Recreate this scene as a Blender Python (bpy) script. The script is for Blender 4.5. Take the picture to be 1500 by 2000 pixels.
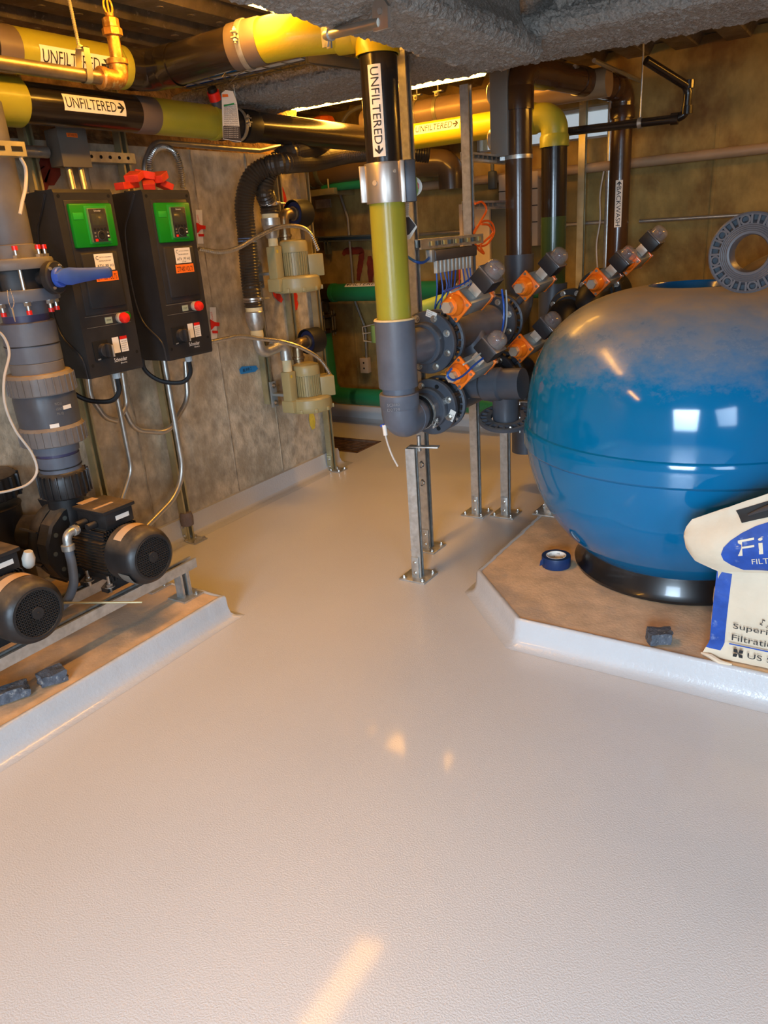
import bpy, bmesh, math, random
from mathutils import Vector, Matrix, noise
random.seed(7)
PI = math.pi
V = Vector
for o in list(bpy.data.objects):
    bpy.data.objects.remove(o)
SC = bpy.context.scene
COL = SC.collection

# ------------------------------------------------------------------ camera
CAM_H, FPX = 1.45, 1450.0            # eye height (m), focal length in pixels of the 1500x2000 frame
PITCH, ROLL, YAW = .35849, -.07339, .59242
fwd = V((-math.sin(YAW)*math.cos(PITCH), math.cos(YAW)*math.cos(PITCH), -math.sin(PITCH)))
rt0 = V((math.cos(YAW), math.sin(YAW), 0)); up0 = rt0.cross(fwd)
rt = rt0*math.cos(ROLL) + up0*math.sin(ROLL)
up = -rt0*math.sin(ROLL) + up0*math.cos(ROLL)
CAMP = V((0, 0, CAM_H))
cd = bpy.data.cameras.new('camera'); cam = bpy.data.objects.new('camera', cd); COL.objects.link(cam)
cam.matrix_world = Matrix.Translation(CAMP) @ Matrix((rt, up, -fwd)).transposed().to_4x4()
cd.sensor_fit = 'VERTICAL'; cd.sensor_height = 36; cd.lens = FPX/2000*36
cd.clip_start = .05; cd.clip_end = 60
SC.camera = cam

# ------------------------------------------------------------------ world, daylight, exposure
w = bpy.data.worlds.new('world'); SC.world = w; w.use_nodes = True
bg = w.node_tree.nodes['Background']
bg.inputs[0].default_value = (.78, .90, 1.0, 1); bg.inputs[1].default_value = .8
def area(name, loc, target, sx, sy, power, col):
    l = bpy.data.lights.new(name, 'AREA'); l.shape = 'RECTANGLE'; l.size = sx; l.size_y = sy
    l.energy = power; l.color = col
    o = bpy.data.objects.new(name, l); COL.objects.link(o); o.location = loc
    o.rotation_euler = (V(target)-V(loc)).to_track_quat('-Z', 'Y').to_euler()
    return o
DAY = 108; DAY2 = 30
a_ = area('daylight_doorway', (.55, -2.96, 1.35), (-.15, -.1, -.4), 1.5, 1.5, DAY, (.60, .79, 1.0)); a_.data.spread = math.radians(84)
a_ = area('daylight_side_opening', (2.50, -1.5, 1.45), (-.6, .2, -.3), 1.3, 1.1, DAY2, (.62, .80, 1.0)); a_.data.spread = math.radians(105)
SC.view_settings.view_transform = 'Standard'; SC.view_settings.look = 'None'
SC.view_settings.exposure = 0.0; SC.view_settings.gamma = 1.0; SC.view_settings.use_curve_mapping = False
LAMP = (1.0, .45, .055)               # colour of the room's fluorescent lamps
LAMP_E = 46

# ------------------------------------------------------------------ surveying helpers: where a sight line meets a wall, floor or shelf plane
def ray(x, y): return rt*(x-750) + up*(1000-y) + fwd*FPX
def PX(x, y, X0): d = ray(x, y); return CAMP + d*(X0/d.x)
def PY(x, y, Y0): d = ray(x, y); return CAMP + d*(Y0/d.y)
def PZ(x, y, Z0): d = ray(x, y); return CAMP + d*((Z0-CAM_H)/d.z)

# ------------------------------------------------------------------ materials
MATS = {}
def mat(name, col, rough=.5, metal=0., var=.12, vs=8., bump=0., bs=60., col2=None, cs=3., cthr=(.45, .6),
        dust=None, dusta=.5, coat=0., emit=None, es=0., alpha=1., trans=0., stretch=None, spec=.5, rv=0., ior=1.45):
    if name in MATS: return MATS[name]
    m = bpy.data.materials.new(name); m.use_nodes = True; N = m.node_tree.nodes; L = m.node_tree.links
    b = N['Principled BSDF']
    def S(k, v):
        if k in b.inputs: b.inputs[k].default_value = v
    S('Roughness', rough); S('Metallic', metal); S('Coat Weight', coat); S('Coat Roughness', .08)
    S('Alpha', alpha); S('Transmission Weight', trans); S('Specular IOR Level', spec); S('IOR', ior)
    tc = N.new('ShaderNodeTexCoord'); mp = N.new('ShaderNodeMapping'); L.new(tc.outputs['Object'], mp.inputs[0])
    if stretch: mp.inputs['Scale'].default_value = stretch
    def noise_(scale, det=4, rg=.55):
        n = N.new('ShaderNodeTexNoise'); n.inputs['Scale'].default_value = scale
        n.inputs['Detail'].default_value = det; n.inputs['Roughness'].default_value = rg
        L.new(mp.outputs[0], n.inputs[0]); return n
    def mixc(fac, a, c):
        x = N.new('ShaderNodeMix'); x.data_type = 'RGBA'
        for s, v in ((0, fac), (6, a), (7, c)):
            if hasattr(v, 'is_output'): L.new(v, x.inputs[s])
            else: x.inputs[s].default_value = v if s == 0 else (*v[:3], 1)
        return x.outputs[2]
    def ramp(src, a, c):
        r = N.new('ShaderNodeMapRange'); r.clamp = True
        r.inputs[1].default_value = a; r.inputs[2].default_value = c; L.new(src, r.inputs[0]); return r.outputs[0]
    n1 = noise_(vs)
    lo = [max(0, c*(1-var)) for c in col]; hi = [min(1, c*(1+var)) for c in col]
    c = mixc(ramp(n1.outputs[0], .3, .7), lo, hi)
    if col2:
        n2 = noise_(cs, 5, .6); c = mixc(ramp(n2.outputs[0], *cthr), c, col2)
    if dust:
        g = N.new('ShaderNodeNewGeometry'); sx = N.new('ShaderNodeSeparateXYZ'); L.new(g.outputs['Normal'], sx.inputs[0])
        n3 = noise_(14, 6, .7)
        mu = N.new('ShaderNodeMath'); mu.operation = 'MULTIPLY'; L.new(ramp(sx.outputs[2], .35, .95), mu.inputs[0]); L.new(ramp(n3.outputs[0], .25, .65), mu.inputs[1])
        m2 = N.new('ShaderNodeMath'); m2.operation = 'MULTIPLY'; L.new(mu.outputs[0], m2.inputs[0]); m2.inputs[1].default_value = dusta
        c = mixc(m2.outputs[0], c, dust)
    L.new(c, b.inputs['Base Color'])
    if rv:
        r = N.new('ShaderNodeMapRange'); r.inputs[1].default_value = .3; r.inputs[2].default_value = .7
        r.inputs[3].default_value = max(0, rough-rv); r.inputs[4].default_value = min(1, rough+rv); L.new(noise_(vs*2).outputs[0], r.inputs[0]); L.new(r.outputs[0], b.inputs['Roughness'])
    if bump:
        n4 = noise_(bs, 3); bp = N.new('ShaderNodeBump'); bp.inputs['Strength'].default_value = 1; bp.inputs['Distance'].default_value = bump
        L.new(n4.outputs[0], bp.inputs['Height']); L.new(bp.outputs[0], b.inputs['Normal'])
    if emit:
        b.inputs['Emission Color'].default_value = (*emit, 1); b.inputs['Emission Strength'].default_value = es
    MATS[name] = m; return m
DUST = (.50, .36, .22)
M_floor = mat('coated_floor', (.60, .585, .57), .27, 0, .03, 1.5, .0010, 240, coat=.2)
M_curb = mat('coated_curb', (.50, .50, .50), .24, 0, .04, 3, .0014, 90, coat=.3)
M_padtop = mat('bare_concrete_pad', (.66, .46, .28), .6, 0, .2, 11, .0012, 90, col2=(.44, .34, .25), cs=3.6, cthr=(.47, .62))
M_wall = mat('cast_concrete', (.46, .395, .29), .85, 0, .35, 17, .006, 34, col2=(.33, .275, .19), cs=5, cthr=(.48, .68), stretch=(1, 1, .8))
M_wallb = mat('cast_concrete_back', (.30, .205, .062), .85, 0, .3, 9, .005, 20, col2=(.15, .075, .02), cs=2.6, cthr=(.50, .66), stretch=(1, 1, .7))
M_foam = mat('rough_foam', (.26, .15, .06), .95, 0, .4, 25, .02, 35)
M_fire = mat('sprayed_fireproofing', (.30, .27, .235), .97, 0, .3, 120, .006, 160)
M_deck = mat('steel_deck', (.20, .165, .12), .55, .5, .35, 12, .002, 60, col2=(.36, .31, .24), cs=45, cthr=(.62, .68))
M_yel = mat('yellow_paint', (.60, .45, .012), .38, 0, .06, 6, .0006, 90, coat=.2)
M_ygr = mat('yellow_green_paint', (.33, .31, .030), .36, 0, .06, 6, .0006, 90, coat=.15)
M_blk = mat('black_pipe_paint', (.016, .012, .010), .24, 0, .2, 6, .0004, 60, coat=.3, dust=DUST, dusta=.12)
M_brn = mat('brown_pipe_paint', (.062, .028, .012), .26, 0, .15, 6, .0004, 60, coat=.3)
M_pvc = mat('grey_pvc', (.112, .125, .155), .42, 0, .12, 10, .0003, 60, dust=DUST, dusta=.35)
M_pvcd = mat('dark_grey_pvc', (.066, .073, .088), .40, 0, .12, 10, .0003, 60, dust=DUST, dusta=.3)
M_pvcl = mat('dusty_grey_pvc', (.15, .14, .135), .45, 0, .14, 12, .0003, 60, dust=DUST, dusta=.75)
M_prim = mat('primer_stain', (.12, .105, .10), .4, 0, .2, 10)
M_cuff = mat('unpainted_pipe_band', (.14, .105, .085), .45, 0, .1, 8)
M_grn = mat('green_paint', (.015, .19, .085), .38, 0, .1, 6, .0004, 60, coat=.2)
M_lgrn = mat('light_green_paint', (.30, .50, .16), .4, 0, .1, 6)
M_galv = mat('galvanised_steel', (.50, .50, .47), .36, .75, .18, 40, .0002, 80, rv=.08)
M_gold = mat('zinc_dichromate', (.50, .45, .27), .38, .7, .2, 10, rv=.08)
M_emt = mat('conduit_steel', (.52, .50, .45), .36, .85, .1, 12, rv=.06)
M_stl = mat('stainless_steel', (.50, .45, .40), .34, .8, .08, 30, stretch=(1, 1, .08))
M_bolt = mat('bolt_steel', (.55, .52, .47), .28, .9, .15, 60)
M_plas = mat('black_plastic', (.022, .021, .022), .42, 0, .15, 14, .0002, 200, dust=DUST, dusta=.12)
M_mot = mat('motor_paint', (.018, .017, .017), .40, 0, .2, 20, .0003, 120, dust=DUST, dusta=.35)
M_rub = mat('black_rubber', (.012, .012, .013), .5, 0, .2, 20)
M_void = mat('dark_inside', (.004, .004, .004), .9, 0, .1, 5)
M_kgr = mat('green_plastic', (.002, .20, .008), .40, 0, .05, 10)
M_kgr2 = mat('light_green_plastic', (.02, .34, .03), .38, 0, .05, 10)
M_scr = mat('keypad_screen', (.045, .045, .03), .2, 0, .1, 10, coat=.4)
M_red = mat('red_plastic', (.75, .02, .012), .3, 0, .05, 10, coat=.2)
M_rsp = mat('red_spray_paint', (.60, .025, .01), .6, 0, .2, 20)
M_rfd = mat('faded_red_paint', (.17, .020, .008), .8, 0, .35, 14)
M_ysp = mat('yellow_spray_paint', (.62, .50, .06), .7, 0, .2, 20)
M_ora = mat('orange_enamel', (.95, .20, .012), .3, 0, .06, 10, coat=.4)
M_oral = mat('orange_sticker', (.92, .17, .015), .5, 0, .04, 10)
M_act = mat('grey_anodised', (.30, .33, .33), .38, .35, .08, 12)
M_brk = mat('pale_bracket_steel', (.58, .50, .40), .4, .5, .1, 20)
M_blue = mat('blue_handle', (.035, .10, .50), .35, 0, .1, 10, dust=(.35, .3, .4), dusta=.25)
M_tube = mat('blue_tubing', (.010, .085, .42), .3, 0, .1, 10)
M_gtub = mat('grey_tubing', (.45, .47, .45), .4, 0, .1, 10)
M_ocab = mat('orange_cable', (.85, .12, .01), .4, 0, .1, 10)
M_bei = mat('beige_enamel', (.37, .32, .155), .36, 0, .05, 10, .0002, 100)
M_cab = mat('cabinet_paint', (.50, .40, .29), .5, 0, .05, 8)
M_cabg = mat('grey_cabinet_paint', (.15, .14, .12), .5, 0, .05, 8)
M_cabd = mat('dark_cabinet_paint', (.08, .09, .08), .5, 0, .05, 8)
M_wht = mat('white_sticker', (.80, .76, .68), .55, 0, .03, 20)
M_lab = mat('label_vinyl', (.80, .74, .64), .5, 0, .03, 20)
M_ink = mat('black_ink', (.012, .012, .012), .6, 0, .1, 20)
M_wink = mat('white_ink', (.7, .7, .68), .6, 0, .05, 20)
M_brs = mat('corroded_brass', (.42, .20, .045), .42, .7, .4, 40, .0008, 120, col2=(.55, .45, .2), cs=60, cthr=(.55, .7))
M_spr = mat('old_steel_pipe', (.30, .23, .14), .34, .8, .25, 20, .0004, 90)
M_amb = mat('amber_glass', (.85, .40, .03), .15, 0, .1, 10, coat=.3)
M_hose = mat('flex_hose_black', (.045, .034, .024), .34, 0, .15, 10)
M_flex = mat('metal_flex_conduit', (.55, .53, .48), .3, .9, .1, 20)
M_pap = mat('beige_thread_sealant', (.66, .58, .34), .7, 0, .1, 20)
M_bt = mat('blue_masking_tape', (.02, .20, .48), .7, 0, .1, 20)
M_tape = mat('navy_tape_roll', (.004, .026, .10), .45, 0, .1, 30, .0002, 200)
M_tbag = mat('woven_bag', (.66, .55, .40), .6, 0, .06, 10, .0016, 40)
M_tbagb = mat('bag_blue_print', (.014, .065, .32), .5, 0, .2, 25, .0012, 40, col2=(.16, .22, .42), cs=22, cthr=(.62, .72))
M_stone = mat('dark_stone', (.085, .095, .115), .8, 0, .35, 40, .004, 110, col2=(.30, .30, .29), cs=60, cthr=(.58, .7))
M_dome = mat('clear_dome', (.34, .30, .28), .12, 0, .05, 10, alpha=.45, coat=.5)
M_glass = mat('window_glass', (.80, .88, .84), .3, 0, .05, 10, trans=.0, alpha=.25)
M_ring = mat('black_tank_foot', (.010, .009, .009), .3, 0, .3, 8, col2=(.06, .055, .05), cs=9, cthr=(.66, .8), coat=.3)
M_wire = mat('white_wire', (.62, .58, .5), .4, 0, .05, 10)
M_wirg = mat('wire_tray_steel', (.24, .22, .18), .4, .8, .1, 20)
M_foamr = mat('red_foam', (.80, .045, .015), .7, 0, .15, 20, dust=(.35, .14, .05), dusta=.6)
M_gtag = mat('green_tag', (.03, .36, .09), .4, 0, .05, 10)
M_hosew = mat('clear_hose', (.55, .50, .43), .35, 0, .05, 10)

def tank_material():
    m = mat('blue_gelcoat', (.001, .135, .31), .10, 0, .08, 2, coat=.15)
    N = m.node_tree.nodes; L = m.node_tree.links; b = N['Principled BSDF']
    old = b.inputs['Base Color'].links[0].from_socket
    tc = N.new('ShaderNodeTexCoord'); sp = N.new('ShaderNodeSeparateXYZ'); L.new(tc.outputs['Object'], sp.inputs[0])
    n = N.new('ShaderNodeTexNoise'); n.inputs['Scale'].default_value = 9; n.inputs['Detail'].default_value = 12; n.inputs['Roughness'].default_value = .72
    mp = N.new('ShaderNodeMapping'); mp.inputs['Scale'].default_value = (1, 1, 1.6); mp.inputs['Rotation'].default_value = (.4, .5, .2)
    L.new(tc.outputs['Object'], mp.inputs[0]); L.new(mp.outputs[0], n.inputs[0])
    # a film of settled dust: grows towards the crown, broken up by smears
    a = N.new('ShaderNodeMath'); a.operation = 'MULTIPLY_ADD'; L.new(n.outputs[0], a.inputs[0]); a.inputs[1].default_value = .40; L.new(sp.outputs[2], a.inputs[2])
    r = N.new('ShaderNodeMapRange'); r.inputs[1].default_value = 1.12; r.inputs[2].default_value = 1.44; L.new(a.outputs[0], r.inputs[0])
    r.inputs[4].default_value = .93
    x = N.new('ShaderNodeMix'); x.data_type = 'RGBA'; L.new(r.outputs[0], x.inputs[0]); L.new(old, x.inputs[6]); x.inputs[7].default_value = (.34, .255, .165, 1)
    L.new(x.outputs[2], b.inputs['Base Color'])
    r2 = N.new('ShaderNodeMapRange'); r2.inputs[3].default_value = .09; r2.inputs[4].default_value = .55; L.new(r.outputs[0], r2.inputs[0]); L.new(r2.outputs[0], b.inputs['Roughness'])
    r3 = N.new('ShaderNodeMapRange'); r3.inputs[3].default_value = .15; r3.inputs[4].default_value = .03; L.new(r.outputs[0], r3.inputs[0]); L.new(r3.outputs[0], b.inputs['Coat Weight'])
    return m
M_tank = tank_material()

# ------------------------------------------------------------------ mesh builder
def frame(d):
    d = V(d).normalized(); a = V((0, 0, 1)) if abs(d.z) < .9 else V((1, 0, 0))
    u = d.cross(a).normalized(); return u, d.cross(u).normalized(), d
def catmull(P, n=8):
    P = [V(p) for p in P]; Q = [P[0]*2-P[1]] + P + [P[-1]*2-P[-2]]; out = []
    for i in range(1, len(Q)-2):
        for k in range(n):
            t = k/n; a, b, c, d = Q[i-1:i+3]
            out.append(.5*((2*b)+(c-a)*t+(2*a-5*b+4*c-d)*t*t+(3*b-a-3*c+d)*t*t*t))
    out.append(P[-1]); return out
def fillet(P, r, n=7):
    P = [V(p) for p in P]; out = [P[0]]
    for i in range(1, len(P)-1):
        a = (P[i-1]-P[i]); b = (P[i+1]-P[i]); la, lb = a.length, b.length; a.normalize(); b.normalize()
        ang = a.angle(b); d = min(r/math.tan(ang/2), la*.48, lb*.48) if ang < PI-.01 else 0
        if d <= 0: out.append(P[i]); continue
        p0, p1 = P[i]+a*d, P[i]+b*d; rr = d*math.tan(ang/2)
        c = P[i] + (a+b).normalized()*(rr/math.sin(ang/2))
        u0, u1 = p0-c, p1-c; th = u0.angle(u1)
        for k in range(n+1):
            t = k/n; out.append(c + (u0*math.sin((1-t)*th)+u1*math.sin(t*th))/math.sin(th))
    out.append(P[-1]); return out
def resample(P, step):
    out = [P[0]]; acc = 0
    for a, b in zip(P, P[1:]):
        L = (b-a).length
        if L < 1e-9: continue
        t = step-acc
        while t <= L: out.append(a+(b-a)*(t/L)); t += step
        acc = L-(t-step)
    return out
class MB:
    def __init__(s): s.v = []; s.f = []; s.mi = []; s.m = 0
    def add(s, vs, fs):
        o = len(s.v); s.v += [tuple(p) for p in vs]; s.f += [tuple(i+o for i in f) for f in fs]; s.mi += [s.m]*len(fs); return s
    def box(s, c, d, R=None, bev=0):
        if bev <= 0:
            vs = [V((x*d[0]/2, y*d[1]/2, z*d[2]/2)) for x in (-1, 1) for y in (-1, 1) for z in (-1, 1)]
            fs = [(0, 1, 3, 2), (4, 6, 7, 5), (0, 4, 5, 1), (2, 3, 7, 6), (0, 2, 6, 4), (1, 5, 7, 3)]
        else:
            bm = bmesh.new(); bmesh.ops.create_cube(bm, size=1)
            for v in bm.verts: v.co = V((v.co.x*d[0], v.co.y*d[1], v.co.z*d[2]))
            bmesh.ops.bevel(bm, geom=bm.edges[:], offset=bev, segments=2, affect='EDGES', profile=.5)
            bm.verts.index_update(); vs = [v.co.copy() for v in bm.verts]; fs = [[v.index for v in f.verts] for f in bm.faces]; bm.free()
        if R is not None: vs = [R @ p for p in vs]
        c = V(c); return s.add([p+c for p in vs], fs)
    def bx(s, a, b, bev=0):
        a, b = V(a), V(b); return s.box((a+b)/2, [abs(b[i]-a[i]) for i in range(3)], None, bev)
    def rings(s, R, caps=True, close=False):
        n = len(R[0]); vs = [p for r in R for p in r]; fs = []
        m = len(R)
        for i in range(m-1 if not close else m):
            j = (i+1) % m
            for k in range(n):
                l = (k+1) % n; fs.append((i*n+k, i*n+l, j*n+l, j*n+k))
        if caps and not close: fs.append(tuple(range(n-1, -1, -1))); fs.append(tuple((m-1)*n+k for k in range(n)))
        return s.add(vs, fs)
    def lathe(s, prof, o, ax, seg=28, caps=True, ph=0):
        u, v, d = frame(ax); o = V(o)
        return s.rings([[o+d*t+(u*math.cos(a)+v*math.sin(a))*r for a in [2*PI*k/seg+ph for k in range(seg)]] for r, t in prof], caps)
    def cyl(s, a, b, r, r2=None, seg=20, caps=True, ph=0):
        a, b = V(a), V(b); L = (b-a).length; return s.lathe([(r, 0), (r if r2 is None else r2, L)], a, b-a, seg, caps, ph)
    def tube(s, P, r, seg=10, caps=True):
        P = [V(p) for p in P]; rr = r if hasattr(r, '__len__') else [r]*len(P); R = []; u = None
        for i, p in enumerate(P):
            t = (P[min(i+1, len(P)-1)]-P[max(i-1, 0)]).normalized()
            if u is None: u = frame(t)[0]
            u = (u-t*u.dot(t)).normalized(); v = t.cross(u)
            R.append([p+(u*math.cos(a)+v*math.sin(a))*rr[i] for a in [2*PI*k/seg for k in range(seg)]])
        return s.rings(R, caps)
    def pipe(s, o, prof, ax, seg=28): return s.lathe(prof, o, ax, seg)
    def prism(s, poly, o, u, v, t, top=None):
        o, u, v = V(o), V(u), V(v); w_ = u.cross(v).normalized(); n = len(poly)
        top = top or poly
        vs = [o+u*x+v*y for x, y in poly]+[o+u*x+v*y+w_*t for x, y in top]
        return s.add(vs, [tuple(range(n-1, -1, -1)), tuple(range(n, 2*n))]+[(i, (i+1) % n, n+(i+1) % n, n+i) for i in range(n)])
    def holed(s, o, ax, r0, r1, t, seg=40):      # ring plate with a hole
        return s.lathe([(r0, 0), (r1, 0), (r1, t), (r0, t), (r0, 0)], o, ax, seg, False)
    def hexb(s, o, ax, r=.011, h=.009, wash=.0155):
        d = V(ax).normalized(); o = V(o)
        s.cyl(o, o+d*.003, wash, seg=14); s.cyl(o+d*.003, o+d*(.003+h), r, seg=6); s.cyl(o+d*(.003+h), o+d*(.006+h), r*.6, r*.5, seg=8); return s
    def grid(s, P):
        n, m = len(P), len(P[0]); return s.add([p for r in P for p in r], [(i*m+j, (i+1)*m+j, (i+1)*m+j+1, i*m+j+1) for i in range(n-1) for j in range(m-1)])
    def obj(s, name, mats, parent=None, ang=35, label=None, kind=None):
        me = bpy.data.meshes.new(name); me.from_pydata(s.v, [], s.f); me.update()
        mats = mats if isinstance(mats, (list, tuple)) else [mats]
        for m in mats: me.materials.append(m)
        if len(mats) > 1: me.polygons.foreach_set('material_index', s.mi)
        bm = bmesh.new(); bm.from_mesh(me); bmesh.ops.recalc_face_normals(bm, faces=bm.faces); bm.to_mesh(me); bm.free()
        if ang: me.shade_smooth(); me.set_sharp_from_angle(angle=math.radians(ang))
        o = bpy.data.objects.new(name, me); COL.objects.link(o)
        if parent:
            o.parent = parent
            rootm = Matrix.Identity(4); q = parent
            while q: rootm = Matrix.Translation(q.location) @ rootm if q.type == 'EMPTY' else rootm; q = q.parent
            if parent.type == 'EMPTY': o.matrix_parent_inverse = rootm.inverted()
        if label: o['label'] = label
        if kind: o['kind'] = kind
        return o
def isl(mb, name, m, parent, tol=.0015):
    # one object per separate piece: connected islands, joined when their boxes touch
    n = len(mb.v); p = list(range(n))
    def f(i):
        while p[i] != i: p[i] = p[p[i]]; i = p[i]
        return i
    for q in mb.f:
        for a in q[1:]: p[f(a)] = f(q[0])
    G = {}
    for i in range(n): G.setdefault(f(i), []).append(i)
    B = [[ids, [min(mb.v[i][k] for i in ids)-tol for k in range(3)], [max(mb.v[i][k] for i in ids)+tol for k in range(3)]] for ids in G.values()]
    done = False
    while not done:
        done = True
        for a in range(len(B)):
            for b in range(len(B)-1, a, -1):
                if all(B[a][1][k] <= B[b][2][k] and B[b][1][k] <= B[a][2][k] for k in range(3)):
                    B[a] = [B[a][0]+B[b][0], [min(B[a][1][k], B[b][1][k]) for k in range(3)], [max(B[a][2][k], B[b][2][k]) for k in range(3)]]; B.pop(b); done = False
    out = []
    for ids, _, _ in B:
        mp = {i: k for k, i in enumerate(ids)}; q = MB(); q.v = [mb.v[i] for i in ids]
        q.f = [tuple(mp[i] for i in fc) for fc in mb.f if fc[0] in mp]; q.mi = [0]*len(q.f); out.append(q.obj(name, m, parent))
    return out
def thing(name, label, cat, loc=(0, 0, 0), group=None):
    o = bpy.data.objects.new(name, None); COL.objects.link(o); o.location = loc; o['label'] = label; o['category'] = cat
    o.empty_display_size = .1
    if group: o['group'] = group
    return o
def tag(o, label, cat, group=None, kind=None):
    o['label'] = label; o['category'] = cat
    if group: o['group'] = group
    if kind: o['kind'] = kind
    return o
def dup(root, loc, label, rz=None, group=None):
    r = root.copy(); COL.objects.link(r); r.location = loc; r['label'] = label
    if rz is not None: r.rotation_euler[2] = rz
    if group: r['group'] = group
    for ch in list(root.children):
        c = ch.copy(); COL.objects.link(c); c.parent = r; c.matrix_parent_inverse = ch.matrix_parent_inverse.copy()
        for g in ch.children:
            d = g.copy(); COL.objects.link(d); d.parent = c
    return r

# ------------------------------------------------------------------ lettering (geometry, from the built-in font)
_TX = {}
def textpoly(s):
    if s in _TX: return _TX[s]
    cu = bpy.data.curves.new('t', 'FONT'); cu.body = s; cu.size = 1; cu.resolution_u = 3
    o = bpy.data.objects.new('t', cu); COL.objects.link(o); bpy.context.view_layer.update()
    me = bpy.data.meshes.new_from_object(o.evaluated_get(bpy.context.evaluated_depsgraph_get()))
    P = [(v.co.x, v.co.y) for v in me.vertices]; F = [tuple(p.vertices) for p in me.polygons]
    bpy.data.objects.remove(o); bpy.data.curves.remove(cu); bpy.data.meshes.remove(me)
    x0 = min(p[0] for p in P); x1 = max(p[0] for p in P); y0 = min(p[1] for p in P); y1 = max(p[1] for p in P)
    _TX[s] = (P, F, (x0, x1, y0, y1)); return _TX[s]
def text2d(s, w_, h_):
    P, F, (x0, x1, y0, y1) = textpoly(s)
    return [((x-x0)/(x1-x0)*w_, (y-y0)/(y1-y0)*h_) for x, y in P], F
def put_text(mb, s, o, u, v, w_, h_, off=.0006):
    o, u, v = V(o), V(u).normalized(), V(v).normalized(); n = u.cross(v)
    P, F = text2d(s, w_, h_); mb.add([o+u*x+v*y+n*off for x, y in P], F); return mb
def rect(mb, o, u, v, w_, h_, t=.0008):
    o, u, v = V(o), V(u).normalized(), V(v).normalized()
    return mb.prism([(0, 0), (w_, 0), (w_, h_), (0, h_)], o, u, v, t)
ARROW = [(0, .38), (.42, .38), (.18, 0), (.45, 0), (1, .5), (.45, 1), (.18, 1), (.42, .62), (0, .62)]
def cyl_label(parent, p, a, n, r, w_, h_, s, arrow='end', mbg=M_lab):
    p, a, n = V(p), V(a).normalized(), V(n); n = (n-a*n.dot(a)).normalized(); v = n.cross(a)
    def W(x, y, e): ph = y/r; return p+a*x+(n*math.cos(ph)+v*math.sin(ph))*(r+e)
    mb = MB(); K = 10
    out = [[W(x, -h_/2+h_*k/K, .0006) for x in (-w_/2, w_/2)] for k in range(K+1)]
    inn = [[W(x, -h_/2+h_*k/K, -.001) for x in (-w_/2, w_/2)] for k in range(K+1)]
    mb.grid(out); mb.grid([q[::-1] for q in inn])
    lab = mb.obj('label', mbg, parent)
    bm = bmesh.new()
    aw = h_*.60; x0 = -w_/2+w_*.03+(aw*1.12 if arrow == 'start' else 0); tw = w_*.94-aw*1.12
    th = h_*.62
    P, F = text2d(s, tw, th)
    vs = [bm.verts.new((x+x0, y-th/2, 0)) for x, y in P]
    for f in F:
        try: bm.faces.new([vs[i] for i in f])
        except ValueError: pass
    ax = w_/2-w_*.025-aw if arrow == 'end' else -w_/2+w_*.025
    for quad in (((0, .37), (.60, .37), (.60, .63), (0, .63)), ((.22, 0), (.52, 0), (1, .5), (.66, .5)), ((.22, 1), (.66, .5), (1, .5), (.52, 1))):
        bm.faces.new([bm.verts.new((ax+(x if arrow == 'end' else 1-x)*aw, (y-.5)*th, 0)) for x, y in quad])
    for k in range(1, 10):
        y = -h_/2+h_*k/10
        bmesh.ops.bisect_plane(bm, geom=bm.verts[:]+bm.edges[:]+bm.faces[:], plane_co=(0, y, 0), plane_no=(0, 1, 0))
    bm.verts.index_update(); t = MB()
    t.add([W(q.co.x, q.co.y, .0014) for q in bm.verts], [[q.index for q in f.verts] for f in bm.faces]); bm.free()
    t.obj('lettering', M_ink, lab, ang=0)
    return lab
X_, Y_, Z_ = V((1, 0, 0)), V((0, 1, 0)), V((0, 0, 1))

# ================================================================== THE ROOM
RX0, RX1, RY0, RY1, CZ = -4.4, 2.55, -3.0, 5.0, 2.30
WX = -2.96; WE = 3.86               # left wall face and the wall's far end
mb = MB()                           # floor with a hole for the trench drain
TX0, TX1, TY0, TY1 = -3.46, -2.98, 4.14, 4.46
for a, b in (((RX0, RY0), (RX1, TY0)), ((RX0, TY1), (RX1, RY1)), ((RX0, TY0), (TX0, TY1)), ((TX1, TY0), (RX1, TY1))):
    mb.bx((a[0], a[1], -.12), (b[0], b[1], 0))
o = mb.obj('floor', M_floor, ang=0); o['kind'] = 'structure'
def struct(mb, name, m, ang=35): o = mb.obj(name, m, ang=ang); o['kind'] = 'structure'; return o
# left wall: cast concrete with board seams, upper band is bare foam-topped ledge
mb = MB(); seams = [-2.6, -1.9, -1.2, -.6, 0, .62, 1.24, 1.86, 2.30, 2.92, 3.32]
ys = [RY0]+seams+[WE]
for i, (a, b) in enumerate(zip(ys, ys[1:])):
    dx = .0015*math.sin(i*2.3)
    mb.bx((WX-.22, a, -.0), (WX+dx, b, 1.90))
for y in seams: mb.box((WX, y, .95), (.006, .012, 1.9), None, .002)
wl = struct(mb, 'wall_left', M_wall)
for y in seams:
    mb = MB(); mb.grid([[V((WX+.0035, y+.004*noise.noise(V((y*3, k*.4, 0)))+sx_*(.004+.003*noise.noise(V((y, k*.9, 5)))), 1.9*k/60)) for k in range(61)] for sx_ in (-1, 1)]); mb.obj('form_seam', mat('seam_stain', (.29, .245, .18), .9, 0, .4, 30), wl, ang=0)
mb = MB(); P = []
for i in range(150):
    y = RY0+(WE-RY0)*i/149; row = []
    for j in range(14):
        z = 1.90+(CZ+.05-1.90)*j/13; q = .02*noise.noise(V((0, y*9, z*9)))+.008*noise.noise(V((3, y*30, z*30)))
        row.append(V((WX-.05+q+(.035 if j == 0 else 0), y, z)))
    P.append(row)
mb.grid(P); mb.bx((WX-.22, RY0, 1.90), (WX-.09, WE, CZ+.05))
mb.obj('foam_band', M_foam, wl, label='rough orange-brown foam above the concrete')
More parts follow.
